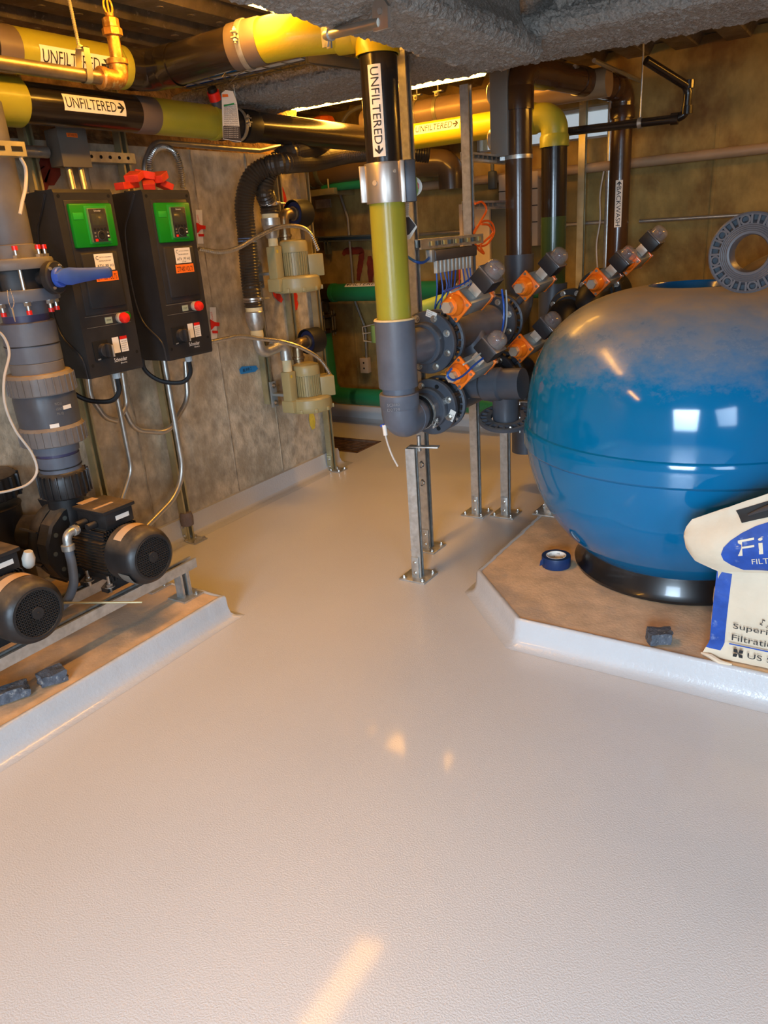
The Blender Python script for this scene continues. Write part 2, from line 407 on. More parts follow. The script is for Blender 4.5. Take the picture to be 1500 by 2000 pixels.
# spray paint marks on the left wall
def blot(mb, fn, pts, wd, n=(1, 0, 0), wob=.25):
    pts = catmull([fn(*p) for p in pts], 6); n = V(n); L = []; Rr = []
    for i, p in enumerate(pts):
        t = (pts[min(i+1, len(pts)-1)]-pts[max(i-1, 0)]).normalized(); s_ = n.cross(t).normalized()
        f = wd*(1+wob*noise.noise(p*40))*min(1, .55+.9*min(i, len(pts)-1-i)/len(pts)*2)
        L.append(p+s_*f+n*.002); Rr.append(p-s_*f+n*.002)
    mb.grid([L, Rr]); return mb
fl = lambda x, y: PX(x, y, WX+.003)
mb = MB()
blot(mb, fl, [(66, 330), (80, 350), (95, 362)], .06); blot(mb, fl, [(75, 322), (95, 335), (112, 352)], .05)
mb.obj('faded_paint_patch', M_rfd, wl, ang=0)
mb = MB()
blot(mb, fl, [(533, 362), (545, 372), (552, 388), (553, 404)], .034)
blot(mb, fl, [(533, 565), (540, 576), (551, 588)], .022)
blot(mb, fl, [(574, 566), (575, 585), (577, 606)], .028)
mb.obj('red_paint_mark', M_rsp, wl, ang=0)
mb = MB(); blot(mb, fl, [(607, 806), (609, 820), (612, 838)], .028); mb.obj('yellow_paint_mark', M_ysp, wl, ang=0)
# back wall with window opening
wx0, wx1, wz0, wz1 = -2.44, -1.40, 1.905, 2.09
mb = MB()
mb.bx((RX0, RY1, 0), (RX1, RY1+.25, wz0)); mb.bx((RX0, RY1, wz1), (RX1, RY1+.25, CZ+.05))
mb.bx((RX0, RY1, wz0), (wx0, RY1+.25, wz1)); mb.bx((wx1, RY1, wz0), (RX1, RY1+.25, wz1))
for x in (-3.9, -3.52, -3.0, -2.75, -2.5, -.9, -.3, .4, 1.2): mb.box((x, RY1, .95), (.02, .006, 1.9), None, .0015)
wb = struct(mb, 'wall_back', M_wallb)
fb = lambda x, y: PY(x, y, RY1-.004)
mb = MB()
blot(mb, fb, [(670, 498), (676, 491), (690, 490), (706, 491), (705, 510), (702, 530), (700, 548)], .026, (0, -1, 0))
blot(mb, fb, [(722, 500), (724, 520), (724, 552)], .03, (0, -1, 0))
mb.obj('red_paint_mark', M_rfd, wb, ang=0)
mb = MB()
for a, b in (((wx0, wz0), (wx1, wz0+.02)), ((wx0, wz1-.02), (wx1, wz1)), ((wx0, wz0), (wx0+.02, wz1)), ((wx1-.02, wz0), (wx1, wz1)), ((-1.93, wz0), (-1.91, wz1))):
    mb.bx((a[0], RY1+.08, a[1]), (b[0], RY1+.13, b[1]))
wi = struct(mb, 'window_1', mat('window_frame_paint', (.62, .62, .58), .5, 0, .05, 8))
mb = MB(); mb.bx((wx0, RY1+.10, wz0), (-1.92, RY1+.104, wz1)); mb.obj('pane', M_glass, wi)
mb = MB(); mb.bx((-1.92, RY1+.10, wz0), (wx1, RY1+.104, wz1)); mb.obj('pane', M_glass, wi)
# other walls (behind and beside the camera); the openings let the day in
mb = MB(); mb.bx((RX0-.2, RY0-.2, 0), (RX0, RY1+.2, CZ)); struct(mb, 'wall_recess', M_wallb)
mb = MB(); mb.bx((RX0, RY0-.2, 0), (-.25, RY0, CZ)); mb.bx((1.35, RY0-.2, 0), (RX1, RY0, CZ)); mb.bx((-.25, RY0-.2, 2.16), (1.35, RY0, CZ))
struct(mb, 'wall_front', M_wall)
mb = MB(); mb.bx((RX1, RY0, 0), (RX1+.2, -2.2, CZ)); mb.bx((RX1, -.8, 0), (RX1+.2, RY1, CZ)); mb.bx((RX1, -2.2, 0), (RX1+.2, -.8, .8)); mb.bx((RX1, -2.2, 2.1), (RX1+.2, -.8, CZ))
struct(mb, 'wall_right', M_wall)
# ribbed steel deck overhead, ribs running along the left wall
mb = MB(); prof = []; x = RX0-.2; 
while x < RX1+.2:
    prof += [(x, CZ), (x+.12, CZ), (x+.15, CZ+.055), (x+.235, CZ+.055)]; x += .265
mb.grid([[V((px, yy, pz)) for px, pz in prof] for yy in (RY0-.2, .8, 1.6, 2.2, 2.8, 3.4, 4.2, RY1+.2)])
mb.bx((RX0-.2, RY0-.2, CZ+.06), (RX1+.2, RY1+.2, CZ+.12))
for k in range(14):
    for x in (RX0-.2+.265*j+.06 for j in range(6, 11)):
        mb.lathe([(.017, 0), (.014, -.003), (.006, -.004)], (x, .9+k*.16, CZ), (0, 0, 1), 10)
struct(mb, 'ceiling', M_deck)
# baseboards: coated cove along the left wall and round its end, along the back wall
def cove(pts, h, nx):   # swept cove profile; nx: side normals per point
    prof = [(.0, h), (.014, h-.004), (.018, h-.02), (.020, .05), (.028, .022), (.050, .006), (.085, .0005)]
    mb = MB(); mb.grid([[V((p[0]+n[0]*d, p[1]+n[1]*d, z)) for d, z in prof] for p, n in zip(pts, nx)]); return mb
s2 = 1
struct(cove([(WX, RY0), (WX, WE), (WX-.22, WE)], .118, [(1, 0), (1, 1), (0, 1)]), 'baseboard_left', M_curb)
struct(cove([(RX0, RY1), (RX1, RY1)], .12, [(0, -1), (0, -1)]), 'baseboard_back', M_curb)
# trench drain with slats
t = thing('trench_drain', 'dark slatted floor drain grate in the floor behind the left wall end', 'drain', ((TX0+TX1)/2, (TY0+TY1)/2, 0))
mb = MB(); mb.bx((TX0, TY0, -.11), (TX1, TY1, -.10)); mb.bx((TX0, TY0, -.1), (TX0+.012, TY1, .004)); mb.bx((TX1-.012, TY0, -.1), (TX1, TY1, .004)); mb.bx((TX0, TY0, -.1), (TX1, TY0+.012, .004)); mb.bx((TX0, TY1-.012, -.1), (TX1, TY1, .004))
mb.obj('frame', mat('rusty_drain', (.16, .09, .05), .7, .3, .3, 30), t)
for k in range(8):
    y = TY0+.035+k*.036; mb = MB(); mb.bx((TX0+.012, y-.006, -.035), (TX1-.012, y+.006, -.012)); mb.obj('slat', mat('rusty_drain', (.16, .09, .05)), t)

# fireproofed steel beams (I sections buried in sprayed fluff)
def beam(name, L0, L1, along, c, zb, fw, label):
    # outline (across, z) walked round the underside: web - flange - web
    hw = fw/2; out = [(-.055, CZ+.04), (-.06, zb+.15), (-.09, zb+.105), (-hw+.03, zb+.085), (-hw, zb+.07), (-hw-.012, zb+.035), (-hw, zb+.006), (-hw+.03, zb), (0, zb-.002), (hw-.03, zb), (hw, zb+.006), (hw+.012, zb+.035), (hw, zb+.07), (hw-.03, zb+.085), (.09, zb+.105), (.06, zb+.15), (.055, CZ+.04)]
    O = resample([V((a, b, 0)) for a, b in out], .0085); N_ = []
    for i, p in enumerate(O):
        t_ = (O[min(i+1, len(O)-1)]-O[max(i-1, 0)]).normalized(); N_.append(V((t_.y, -t_.x, 0)))
    S_ = []; s_ = L0
    while s_ < L1: S_.append(s_); s_ += .0085 if FINE[along][0] < s_ < FINE[along][1] else .04
    S_.append(L1); mb = MB(); R = []
    for s_ in S_:
        row = []
        for p, nn in zip(O, N_):
            q = V((s_, p.x, p.y)) if along == 'x' else V((p.x+9, s_, p.y))
            low = p.y < zb+.09
            d = .008*noise.noise(q*9)+(.0075 if low else .003)*noise.noise(q*48)+(.0075 if low else .003)*noise.noise(q*100)
            a_, z_ = p.x+nn.x*d, p.y+nn.y*d
            row.append(V((s_, c+a_, z_)) if along == 'x' else V((c+a_, s_, z_)))
        R.append(row)
    mb.grid(R); o = mb.obj(name, M_fire, ang=0); tag(o, label, 'beam'); return o
FINE = {'x': (-3.4, .9), 'y': (1.0, 3.0)}
beam('ceiling_beam', -3.9, RX1, 'x', 3.125, 2.062, .44, 'fluffy grey fireproofed beam crossing the ceiling from the left wall to the right')
beam('ceiling_beam', RY0, 2.93, 'y', -1.285, 2.0, .27, 'fluffy grey fireproofed beam running overhead from the camera to the cross beam')
mb = MB(); R = []
for i in range(28):
    th = PI*i/27; R.append([])
    for j in range(40):
        ph = 2*PI*j/40; p = V((math.sin(th)*math.cos(ph), math.sin(th)*math.sin(ph), math.cos(th)))
        R[-1].append(V((-1.06, 2.97, 2.17))+V((p.x*.06, p.y*.055, p.z*.07))*(1+.45*noise.noise(p*2.5)+.25*noise.noise(p*7)))
mb.rings(R, False); tag(mb.obj('fireproofing_clump', M_fire, ang=0), 'lump of loose grey fireproofing in the corner where the two beams meet', 'insulation')

# ------------------------------------------------------------------ lamps of the room
def fixture(c, L, along, label, e=LAMP_E, wd=.135):
    t = thing('fluorescent_fixture', label, 'lamp', c); c = V(c)
    a = X_ if along == 'x' else Y_; b = Y_ if along == 'x' else X_
    pr = [(-wd/2, .035), (-wd/2+.004, .012), (-wd/2+.022, .0), (wd/2-.022, .0), (wd/2-.004, .012), (wd/2, .035)]
    fine = []
    for (x0, z0), (x1, z1) in zip(pr, pr[1:]):
        k = max(1, int(abs(x1-x0)/.004))
        for i in range(k): fine.append((x0+(x1-x0)*i/k, z0+(z1-z0)*i/k-(.0012 if i % 2 else 0)))
    fine.append(pr[-1])
    mb = MB(); mb.grid([[c+a*s_+b*x+Z_*z for x, z in fine] for s_ in (-L/2, L/2)])
    for s_ in (-L/2, L/2): mb.add([c+a*s_+b*x+Z_*z for x, z in pr], [tuple(range(6))])
    mb.obj('diffuser', mat('lit_diffuser', (.9, .8, .5), .4, 0, .02, 5, emit=LAMP, es=e), t)
    mb = MB(); mb.box(c+Z_*.05, (L, wd*.9, .03) if along == 'x' else (wd*.9, L, .03), None, .004); mb.obj('housing', M_cab, t)
    mb = MB()
    for s_ in (-L*.35, L*.35): mb.cyl(c+a*s_+Z_*.06, c+a*s_+Z_*(CZ-c.z), .004, seg=6)
    isl(mb, 'hanger', M_bolt, t)
fixture((-1.895, 1.78, 2.205), 1.28, 'y', 'lit fluorescent fixture with ribbed lens at the top edge, left of the near beam')
fixture((-2.45, 3.86, 2.155), 1.25, 'x', 'lit fluorescent fixture glowing behind the cross beam')
fixture((-2.2, -.9, 2.205), 1.28, 'y', 'lit fluorescent fixture overhead behind the camera', LAMP_E*.35)
fixture((.55, 4.3, 2.2), 1.2, 'y', 'lit fluorescent fixture beyond the cross beam on the right', LAMP_E*.07)

# ------------------------------------------------------------------ equipment pads
def pad(name, poly, painted, label, h=.1, top=M_padtop):
    t = thing(name, label, 'concrete pad', (sum(p[0] for p in poly)/len(poly), sum(p[1] for p in poly)/len(poly), 0))
    mb = MB(); mb.prism(poly, (0, 0, 0), X_, Y_, h-.001); mb.obj('slab', top, t)
    pts = [V((x, y, 0)) for x, y in painted]; nn = []
    for i, p in enumerate(pts):
        d = []
        if i > 0: e = (pts[i]-pts[i-1]).normalized(); d.append(V((e.y, -e.x, 0)))
        if i < len(pts)-1: e = (pts[i+1]-pts[i]).normalized(); d.append(V((e.y, -e.x, 0)))
        if len(d) == 1: nn.append(d[0])
        else: b = (d[0]+d[1]).normalized(); nn.append(b/b.dot(d[0]))
    Q = [pts[0]]; QN = [nn[0]]
    for a, b, na, nb in zip(pts, pts[1:], nn, nn[1:]):
        k = max(1, int((b-a).length/.02))
        for i in range(1, k+1): Q.append(a.lerp(b, i/k)); QN.append(na.lerp(nb, i/k))
    prof = [(-.016, h+.0005), (-.008, h+.004), (.0, h+.003), (.004, h-.006), (.006, .05), (.012, .022), (.026, .007), (.052, .0005)]
    rows = []
    for p, n in zip(Q, QN):
        wv = .005*noise.noise(p*25)+.003*noise.noise(p*60)
        rows.append([p+n*(d+(wv if j < 2 else wv*.3 if j < 5 else 0))+Z_*(z+(wv*.25 if j < 3 else 0)) for j, (d, z) in enumerate(prof)])
    mb = MB(); mb.grid(rows); mb.obj('painted_edge', M_curb, t, ang=60, label='pale coated curb edge coved into the floor'); return t
pad('equipment_pad', [(-2.105, -1.6), (-2.105, 1.905), (WX+.02, 1.905), (WX+.02, -1.6)], [(WX+.02, 1.905), (-2.105, 1.905), (-2.105, -1.6)][::-1], 'low concrete pad under the pumps along the left wall')
pad('equipment_pad', [(-1.265, 3.32), (-1.265, 2.545), (-.955, 2.235), (1.9, 2.235), (1.9, 4.6), (-.955, 4.6), (-1.265, 4.2)], [(-1.265, 4.2), (-1.265, 2.545), (-.955, 2.235), (1.9, 2.235)], 'low concrete pad with chamfered corner under the blue tank')

# ================================================================== BLUE TANK
TC = V((-.565, 2.97, .1))
t = thing('filter_tank', 'large glossy blue filter tank with dusty domed top', 'tank', TC)
def sup(zb, zm, zt, R, n1, n2):
    P = []
    for k in range(23):
        a = (22-k)/22*PI/2; P.append((R*max(0, math.cos(a))**(2/n1), zm-(zm-zb)*math.sin(a)**(2/n1)))
    for k in range(1, 26):
        a = k/25*PI/2; P.append((R*max(0, math.cos(a))**(2/n2), zm+(zt-zm)*math.sin(a)**(2/n2)))
    return P
P = [(r, z) for r, z in sup(.06, .66, 1.205, .606, 2.0, 2.75) if r > .168 and z > .1]
top = [(r, z) for r, z in P if z > 1.0]
P = [(.25, P[0][1]-.01)]+P
zt = P[-1][1]
P = [q_ for q_ in P if q_[1] < 1.0 or q_[0] > .17]; P += [(.165, zt+.003)]
mb = MB(); mb.lathe([(r, z) for r, z in P], (TC.x, TC.y, 0), Z_, 96, False); sh = mb.obj('tank_shell', M_tank, t)
mb = MB(); mb.lathe([(.165, zt+.003), (.160, zt+.004), (.155, zt-.004), (.15, zt-.22), (.001, zt-.22)], (TC.x, TC.y, 0), Z_, 72, False); mb.obj('top_opening', mat('clean_blue_gelcoat', (.002, .07, .20), .2, 0, .05, 4, coat=.3), t)
mb = MB()
band = [(.598, .612), (.607, .616), (.615, .626), (.6165, .66), (.6165, .69), (.612, .703), (.604, .708)]
mb.lathe(band, (TC.x, TC.y, 0), Z_, 96, False); mb.obj('seam_band', M_tank, t)
mb = MB(); mb.lathe([(.385, .1), (.402, .103), (.405, .115), (.392, .135), (.383, .20), (.375, .235), (.3, .235)], (TC.x, TC.y, 0), Z_, 72); mb.obj('foot_ring', M_ring, t)
# side nozzle, threaded
NY, NZ = 3.08, .825
mb = MB(); pr = []
for k in range(14): pr += [(.052, k*.008), (.0565, k*.008+.004)]
mb.lathe([(.062, -.10), (.062, .0)]+[(r, s_+.0) for r, s_ in pr], (-1.10, NY, NZ), (-1, 0, 0), 26); mb.obj('nozzle', M_rub, t)
# second, grey-lidded tank behind
t2 = thing('filter_tank', 'dark second tank behind the blue tank, only its grey crown showing', 'tank', (-.22, 4.22, .1))
mb = MB(); mb.lathe([(r*1.0, z) for r, z in sup(.06, .62, 1.27, .60, 2, 2.3) if z > .1], (-.22, 4.22, 0), Z_, 72); mb.obj('tank_shell', mat('dark_gelcoat', (.055, .045, .04), .3, 0, .2, 5, coat=.3, dust=DUST, dusta=.5), t2)
mb = MB(); mb.lathe([(.39, .1), (.40, .11), (.375, .24)], (-.22, 4.22, 0), Z_, 48); mb.obj('foot_ring', M_ring, t2)

# loose slotted flange standing on the tank crown
FC = PY(1464, 494, 2.62); ax = (CAMP-FC); ax.z = .05; ax.normalize(); ax = (ax+V((-.22, 0, 0))).normalized()
t = thing('slotted_flange', 'round grey plastic flange with slots lying propped on the blue tank crown', 'flange', FC)
R1 = .130; FK = .88; u, v, d = frame(ax)
mb = MB(); pr = [(.066, .05), (.066, -.03), (.088, -.03), (.088, .005)]
for k in range(8): pr += [(.089+k*.0022, .007 if k % 2 else .004)]
pr += [(.108, .006), (.108, .0), (.112, -.004), (.112, -.018), (.066, -.018)]
mb.lathe([(.058, -.05), (.058, .0), (.062, .012), (.068, .014)]+[(.070+k*.003, .014-(k % 2)*.002-k*.0006) for k in range(9)]+[(.096, .006), (.108, -.016), (.09, -.05), (.064, -.05)], FC, ax, 48, False); mb.obj('hub', mat('loose_flange_plastic', (.085, .082, .09), .42, 0, .1, 10), t)
mb = MB(); mb.lathe([(R1-.007, -.012), (R1, -.008), (R1, .008), (R1-.005, .011), (R1-.010, .008), (R1-.010, -.012), (R1-.007, -.012)], FC, ax, 56, False)
mb.obj('rim', mat('loose_flange_plastic', (.085, .082, .09)), t)
mb = MB()
for k in range(8):
    a0 = 2*PI*k/8+.2
    for off, kind in ((0, 'hole'), (PI/8, 'rib')):
        a = a0+off; e = u*math.cos(a)+v*math.sin(a); s_ = d.cross(e)
        if kind == 'hole':
            mb.lathe([(.011, -.012), (.017, -.012), (.017, .009), (.011, .009), (.011, -.012)], FC+e*.108, d, 16, False)
            for q in (-1, 1):
                g = u*math.cos(a+q*.19)+v*math.sin(a+q*.19); mb.box(FC+g*.108, (.030, .007, .020), Matrix((g, d.cross(g), d)).transposed())
        else: mb.box(FC+e*.108, (.030, .007, .020), Matrix((e, s_, d)).transposed())
mb.obj('ribs', mat('loose_flange_plastic', (.085, .082, .09)), t)
mb = MB(); e = None
mb.lathe([(.096, -.011), (R1-.008, -.011), (R1-.008, -.009), (.096, -.009), (.096, -.011)], FC, ax, 56, False); 
mb.obj('web_plate', mat('flange_web', (.04, .055, .07), .5, 0, .1, 10), t)
mb = MB(); a = 2*PI*2/8+.2; bx_ = FC+(up*.107)+d*.012-rt*.008; mb.cyl(bx_, bx_+d*.003, .015, seg=8); mb.obj('sticker', M_wht, t); t.scale = (.91, .91, .91)
# ------------------------------------------------------------------ tape roll, stones, bag
TP = PZ(1086, 1104, .1)+V((0, 0, 0)); t = thing('tape_roll', 'roll of navy blue tape lying on the pad beside the tank foot', 'tape', TP)
mb = MB(); mb.lathe([(.041, .001), (.0585, .001), (.0595, .004), (.0595, .044), (.0585, .047), (.041, .047), (.041, .001)], TP, Z_, 48, False)
e = (-rt-up*.1); e.z = 0; e.normalize(); mb.prism([(0, .010), (.016, .004), (.012, .028), (0, .040)], TP+e*.0575-fwd*.018, e, Z_, .0008); mb.obj('tape', M_tape, t)
mb = MB(); mb.lathe([(.0385, .001), (.041, .001), (.041, .0475), (.0385, .0475), (.0385, .001)], TP, Z_, 48, False); co = mb.obj('core', M_wht, t)
mb = MB()
for row in range(3):
    for k in range(7):
        a = 2*PI*k/7+row*.4; n_ = V((-math.cos(a), -math.sin(a), 0)); c_ = TP-n_*.0383; u_ = Z_.cross(n_)*1
        put_text(mb, 'YTTER', c_-u_*.012+Z_*(.007+row*.013), u_, Z_, .024, .0065, .0004)
mb.obj('lettering', M_ink, co, ang=0)
def stone(c, dims, rz, label, seed):
    random.seed(seed); bm = bmesh.new(); bmesh.ops.create_cube(bm, size=1); bmesh.ops.subdivide_edges(bm, edges=bm.edges[:], cuts=4, use_grid_fill=True)
    R = Matrix.Rotation(rz, 3, 'Z')
    for q in bm.verts:
        p = q.co.copy(); l = max(abs(p.x), abs(p.y), abs(p.z)); p = p*(.86+.14*(.5/max(p.length, .01)))
        p = p+V([noise.noise(p*3+V((seed*3+i*7, seed, i))) for i in range(3)])*.13+V([noise.noise(p*9+V((seed+i*5, 0, i))) for i in range(3)])*.05
        p = V((p.x*dims[0], p.y*dims[1], p.z*dims[2])); q.co = R @ p
    z0 = min(q.co.z for q in bm.verts)
    mb = MB(); bm.verts.index_update(); mb.add([q.co+V(c)-Z_*z0 for q in bm.verts], [[q.index for q in f.verts] for f in bm.faces]); bm.free()
    return tag(mb.obj('stone', M_stone, ang=40), label, 'stone')
stone(PZ(1287, 1254, .1), (.075, .062, .042), .5, 'small dark grey stone block on the right pad near the bag', 3)
stone(PZ(104, 1331, .1), (.062, .085, .038), -.35, 'small dark grey stone block on the left pad edge', 5)
stone(PZ(12, 1368, .1), (.055, .15, .040), -.45, 'long dark grey stone lying on the left pad, cut by the frame', 9)

def bag():
    t = thing('sand_bag', 'cream filtration sand bag with blue oval print leaning by the tank', 'bag', (-.1, 2.33, .1))
    # lower filled body: pillow
    def pillow(x0, x1, y0, y1, z0, z1, n=26, m=22):
        R = []
        for i in range(m+1):
            f = i/m; z = z0+(z1-z0)*f; ins = .014*(1-math.sin(PI*min(1, f*1.05)))**2; row = []
            fl_ = .03*max(0, 1-f*6)
            for j in range(4*n):
                s_ = j//n; q = (j % n)/n
                c = [(x0+(x1-x0)*q, y0), (x1, y0+(y1-y0)*q), (x1-(x1-x0)*q, y1), (x0, y1-(y1-y0)*q)][s_]
                nx, ny = [(0, -1), (1, 0), (0, 1), (-1, 0)][s_]
                bul = (.022 if s_ in (0, 2) else .008)*math.sin(PI*q)*math.sin(PI*min(1, max(.0, f)))
                wr = .0035*noise.noise(V((c[0]*10, c[1]*10, z*45)))+.003*noise.noise(V((c[0]*35, 1, z*30)))
                x = c[0]+nx*(bul+wr-ins*1.2)+(fl_*(-1 if c[0] < (x0+x1)/2 else 1)*.7 if s_ != 9 else 0)
                row.append(V((x, c[1]+ny*(bul+wr-ins)-(fl_*.4 if s_ == 0 else 0), z)))
            R.append(row)
        return R
    x0, x1, y0, y1 = -.31, .26, 2.27, 2.38
    R = pillow(x0, x1, y0, y1, .103, .43)
    mb = MB(); mb.rings(R); mb.obj('bag_body', M_tbag, t, ang=60)
    # blue stripe printed down the left edge of the front
    mb = MB(); st = [[r[j]+V((0, -.0012, 0)) for j in (0, 1, 2)] for r in R[2:21]]; mb.grid(st); mb.obj('blue_stripe', M_tbagb, t, ang=60)
    mb = MB(); mb.tube([R[0][0]+V((-.0, 0, .004)), V((-.30, 2.255, .112)), V((-.27, 2.245, .103)), V((-.235, 2.24, .108))], [.004, .008, .009, .003], 8); mb.obj('bottom_flap', M_tbag, t)
    fy = y0-.026
    mb = MB()
    put_text(mb, 'Superior', (-.244, fy, .228), X_, Z_, .135, .024); put_text(mb, 'Filtration', (-.244, fy, .192), X_, Z_, .135, .021)
    put_text(mb, 'US SILICA', (-.195, fy, .140), X_, Z_, .16, .019)
    put_text(mb, 'M', (-.165, fy, .262), V((.35, 0, .93)), V((-.93, 0, .35)), .02, .008); put_text(mb, 'M2 Z3', (-.150, fy, .255), V((.6, 0, .8)), V((-.8, 0, .6)), .028, .007)
    for a in range(4):
        e = V((math.cos(a*PI/2+PI/4), 0, math.sin(a*PI/2+PI/4)))
        mb.prism([(0, 0), (.012, .007), (.02, 0), (.012, -.007)], V((-.222, fy-.001, .150)), e, Y_.cross(e) if a % 2 else -Y_.cross(e), .0006)
    mb.obj('lettering', M_ink, t, ang=0)
    mb = MB(); rect(mb, (-.25, fy, .176), X_, Z_, .36, .004); mb.obj('blue_rule', M_tbagb, t)
    # folded-over top, tilted: outline in bag plane
    o_ = V((-.33, 2.285, .38))
    ux = V((.915, -.03, .40)).normalized(); uy = V((-.36, .32, .86)); uy = (uy-ux*uy.dot(ux)).normalized()
    nrm = ux.cross(uy)
    if nrm.y > 0: nrm = -nrm
    L = .60
    def lo(s_):   # lower edge
        return .0
    def prof(s_):
        # left end tapers into a blunt nose
        f = min(1, s_/.10); return (.085*(1-f)**1.6*.9-.0, .03+.135*(1-(1-f)**2.2)+.0)
    rows = []; nS, nT = 56, 30
    base = PY(1398, 1114, 2.26); tip = PY(1336, 1048, 2.26); tp = PY(1352, 1014, 2.26); far = PY(1500, 964, 2.26); rightlow = PY(1500, 1118, 2.255)
    dirT = (far-tp).normalized()
    for i in range(nS+1):
        s_ = i/nS; top_ = tp+dirT*(s_*.62); 
        if s_ < .13:
            ks = (0, .02, .055, .13); kk = max(q for q in range(3) if s_ >= ks[q]); f_ = (s_-ks[kk])/(ks[kk+1]-ks[kk])
            bo_ = [PY(x, y, 2.26) for x, y in ((1336, 1052), (1340, 1072), (1358, 1096), (1398, 1114))]; to_ = [PY(x, y, 2.26) for x, y in ((1336, 1040), (1341, 1027), (1352, 1014))]+[tp+dirT*.08]
            bot = bo_[kk].lerp(bo_[kk+1], f_); topp = to_[kk].lerp(to_[kk+1], f_)
        else:
            k = (s_-.13)/.87; bot = base+(rightlow-base).normalized()*(k*.58)+Z_*(-.003); topp = tp+dirT*(.08+.52*k)
        ring = []
        for j in range(nT):
            a = 2*PI*j/nT; h = (1-math.cos(a))/2
            p = bot.lerp(topp, h); th = (.004+.042*math.sin(PI*min(1, h*1.15))**.8*(1-.55*h))*min(1, .15+s_*7)
            sgn = math.sin(a); q = p+V((0, -1, 0))*th*sgn
            q += V((0, -1, 0))*(.0035*noise.noise(p*26)+.002*noise.noise(p*60))*(1 if sgn > 0 else 0)*min(1, s_*10)
            ring.append(q)
        rows.append(ring)
    mb = MB(); mb.rings(rows); fo = mb.obj('folded_top', M_tbag, t, ang=60)
    # prints lie on the bag surface: map (s, h) to the front face
    def on(s_, h, off=.0015):
        i = min(nS-1, max(0, int(s_*nS))); f = s_*nS-i; a = math.acos(1-2*min(.999, max(.001, h))); jf = a/(2*PI)*nT; j = int(jf); g = jf-j
        p = rows[i][j].lerp(rows[i][j+1], g).lerp(rows[i+1][j].lerp(rows[i+1][(j+1) % nT], g), f); return p+V((0, -off, 0))
    mb = MB(); ell = []
    for i in range(15):
        row = []
        for j in range(25):
            a = 2*PI*j/24; r_ = i/14; hh = .02+.30+.40*r_*math.sin(a)-.06*r_*math.cos(a); row.append(on(.47+.31*r_*math.cos(a), min(.72, max(.05, hh-.03))))
        ell.append(row)
    mb.grid(ell); mb.obj('blue_oval', M_tbagb, t, ang=60)
    mb = MB()
    for s2_, w2, h2, ss, hh in (('FilPro', .44, .23, .235, .30), ):
        P_, F_ = text2d(s2_, w2, h2)
        mb.add([on(ss+x, hh+y+x*.10, .003) for x, y in P_], F_)
    mb.obj('lettering', mat('cream_ink', (.72, .62, .45), .5, 0, .05, 10), t, ang=0)
    mb = MB(); P_, F_ = text2d('FILTRATION SAND', .34, .085); mb.add([on(.29+x, .16+y+x*.12, .003) for x, y in P_], F_); mb.obj('lettering', mat('cream_ink', (.72, .62, .45)), t, ang=0)
    mb = MB(); mb.grid([[on(.22+.5*i/14+(.03*(1-j/5)), .74+.18*j/5, .0025) for j in range(6)] for i in range(15)]); mb.obj('handle_patch', M_ink, t, ang=60)
    mb = MB(); mb.tube([on(.28+.36*k/10, .82+.05*math.sin(PI*k/10), .004+.010*math.sin(PI*k/10)) for k in range(11)], [.004+.006*math.sin(PI*k/10) for k in range(11)], 10); mb.obj('handle', mat('bag_handle', (.05, .045, .045), .3, 0, .1, 10), t)
bag()

# ================================================================== PIPE RUNS
def run(name, label, loc, cat='pipe', group=None): return thing(name, label, cat, loc, group)
def sec(parent, name, a, b, r, m, seg=32): mb = MB(); mb.cyl(a, b, r, seg=seg); return mb.obj(name, m, parent)
def elbow(parent, P0, C, P1, r, m, rb=None, name='elbow', R=None, bell=.05):
    rb = rb or r*1.12; P0, C, P1 = V(P0), V(C), V(P1)
    pts = fillet([P0, C, P1], R or r*1.3, 12); mb = MB(); mb.tube(pts, r*1.04, 32)
    d0 = (P0-C).normalized(); d1 = (P1-C).normalized()
    for P, d in ((P0, d0), (P1, d1)): mb.lathe([(r*.9, 0), (rb, 0), (rb, -bell), (r*1.04, -bell-.012)], P, d, 32)
    return mb.obj(name, m, parent)
def coup(parent, a, b, r, m, name='coupling'):
    mb = MB(); a, b = V(a), V(b); L = (b-a).length; mb.lathe([(r*.93, 0), (r*.99, .0), (r, .004), (r, L-.004), (r*.99, L), (r*.93, L)], a, b-a, 32); return mb.obj(name, m, parent)
def band_clamp(parent, c, ax, r, m=M_galv, wd=.028, bolt=(0, 0, 1), name='band_clamp'):
    c = V(c); d = V(ax).normalized(); mb = MB(); mb.lathe([(r, -wd/2), (r+.004, -wd/2), (r+.0045, 0), (r+.004, wd/2), (r, wd/2), (r, -wd/2)], c, d, 32, False)
    b = V(bolt); b = (b-d*b.dot(d)).normalized(); s_ = d.cross(b)
    for q in (-.009, .009): mb.box(c+b*(r+.012)+s_*q, (.004, wd, .028), Matrix((s_, d, b)).transposed())
    mb.cyl(c+b*(r+.014)-s_*.026, c+b*(r+.014)+s_*.026, .004, seg=8); mb.cyl(c+b*(r+.014)-s_*.02, c+b*(r+.014)-s_*.013, .008, seg=6); mb.cyl(c+b*(r+.014)+s_*.013, c+b*(r+.014)+s_*.02, .008, seg=6)
    return mb.obj(name, m, parent)
XC, YC = -1.60, 2.55                # riser axis
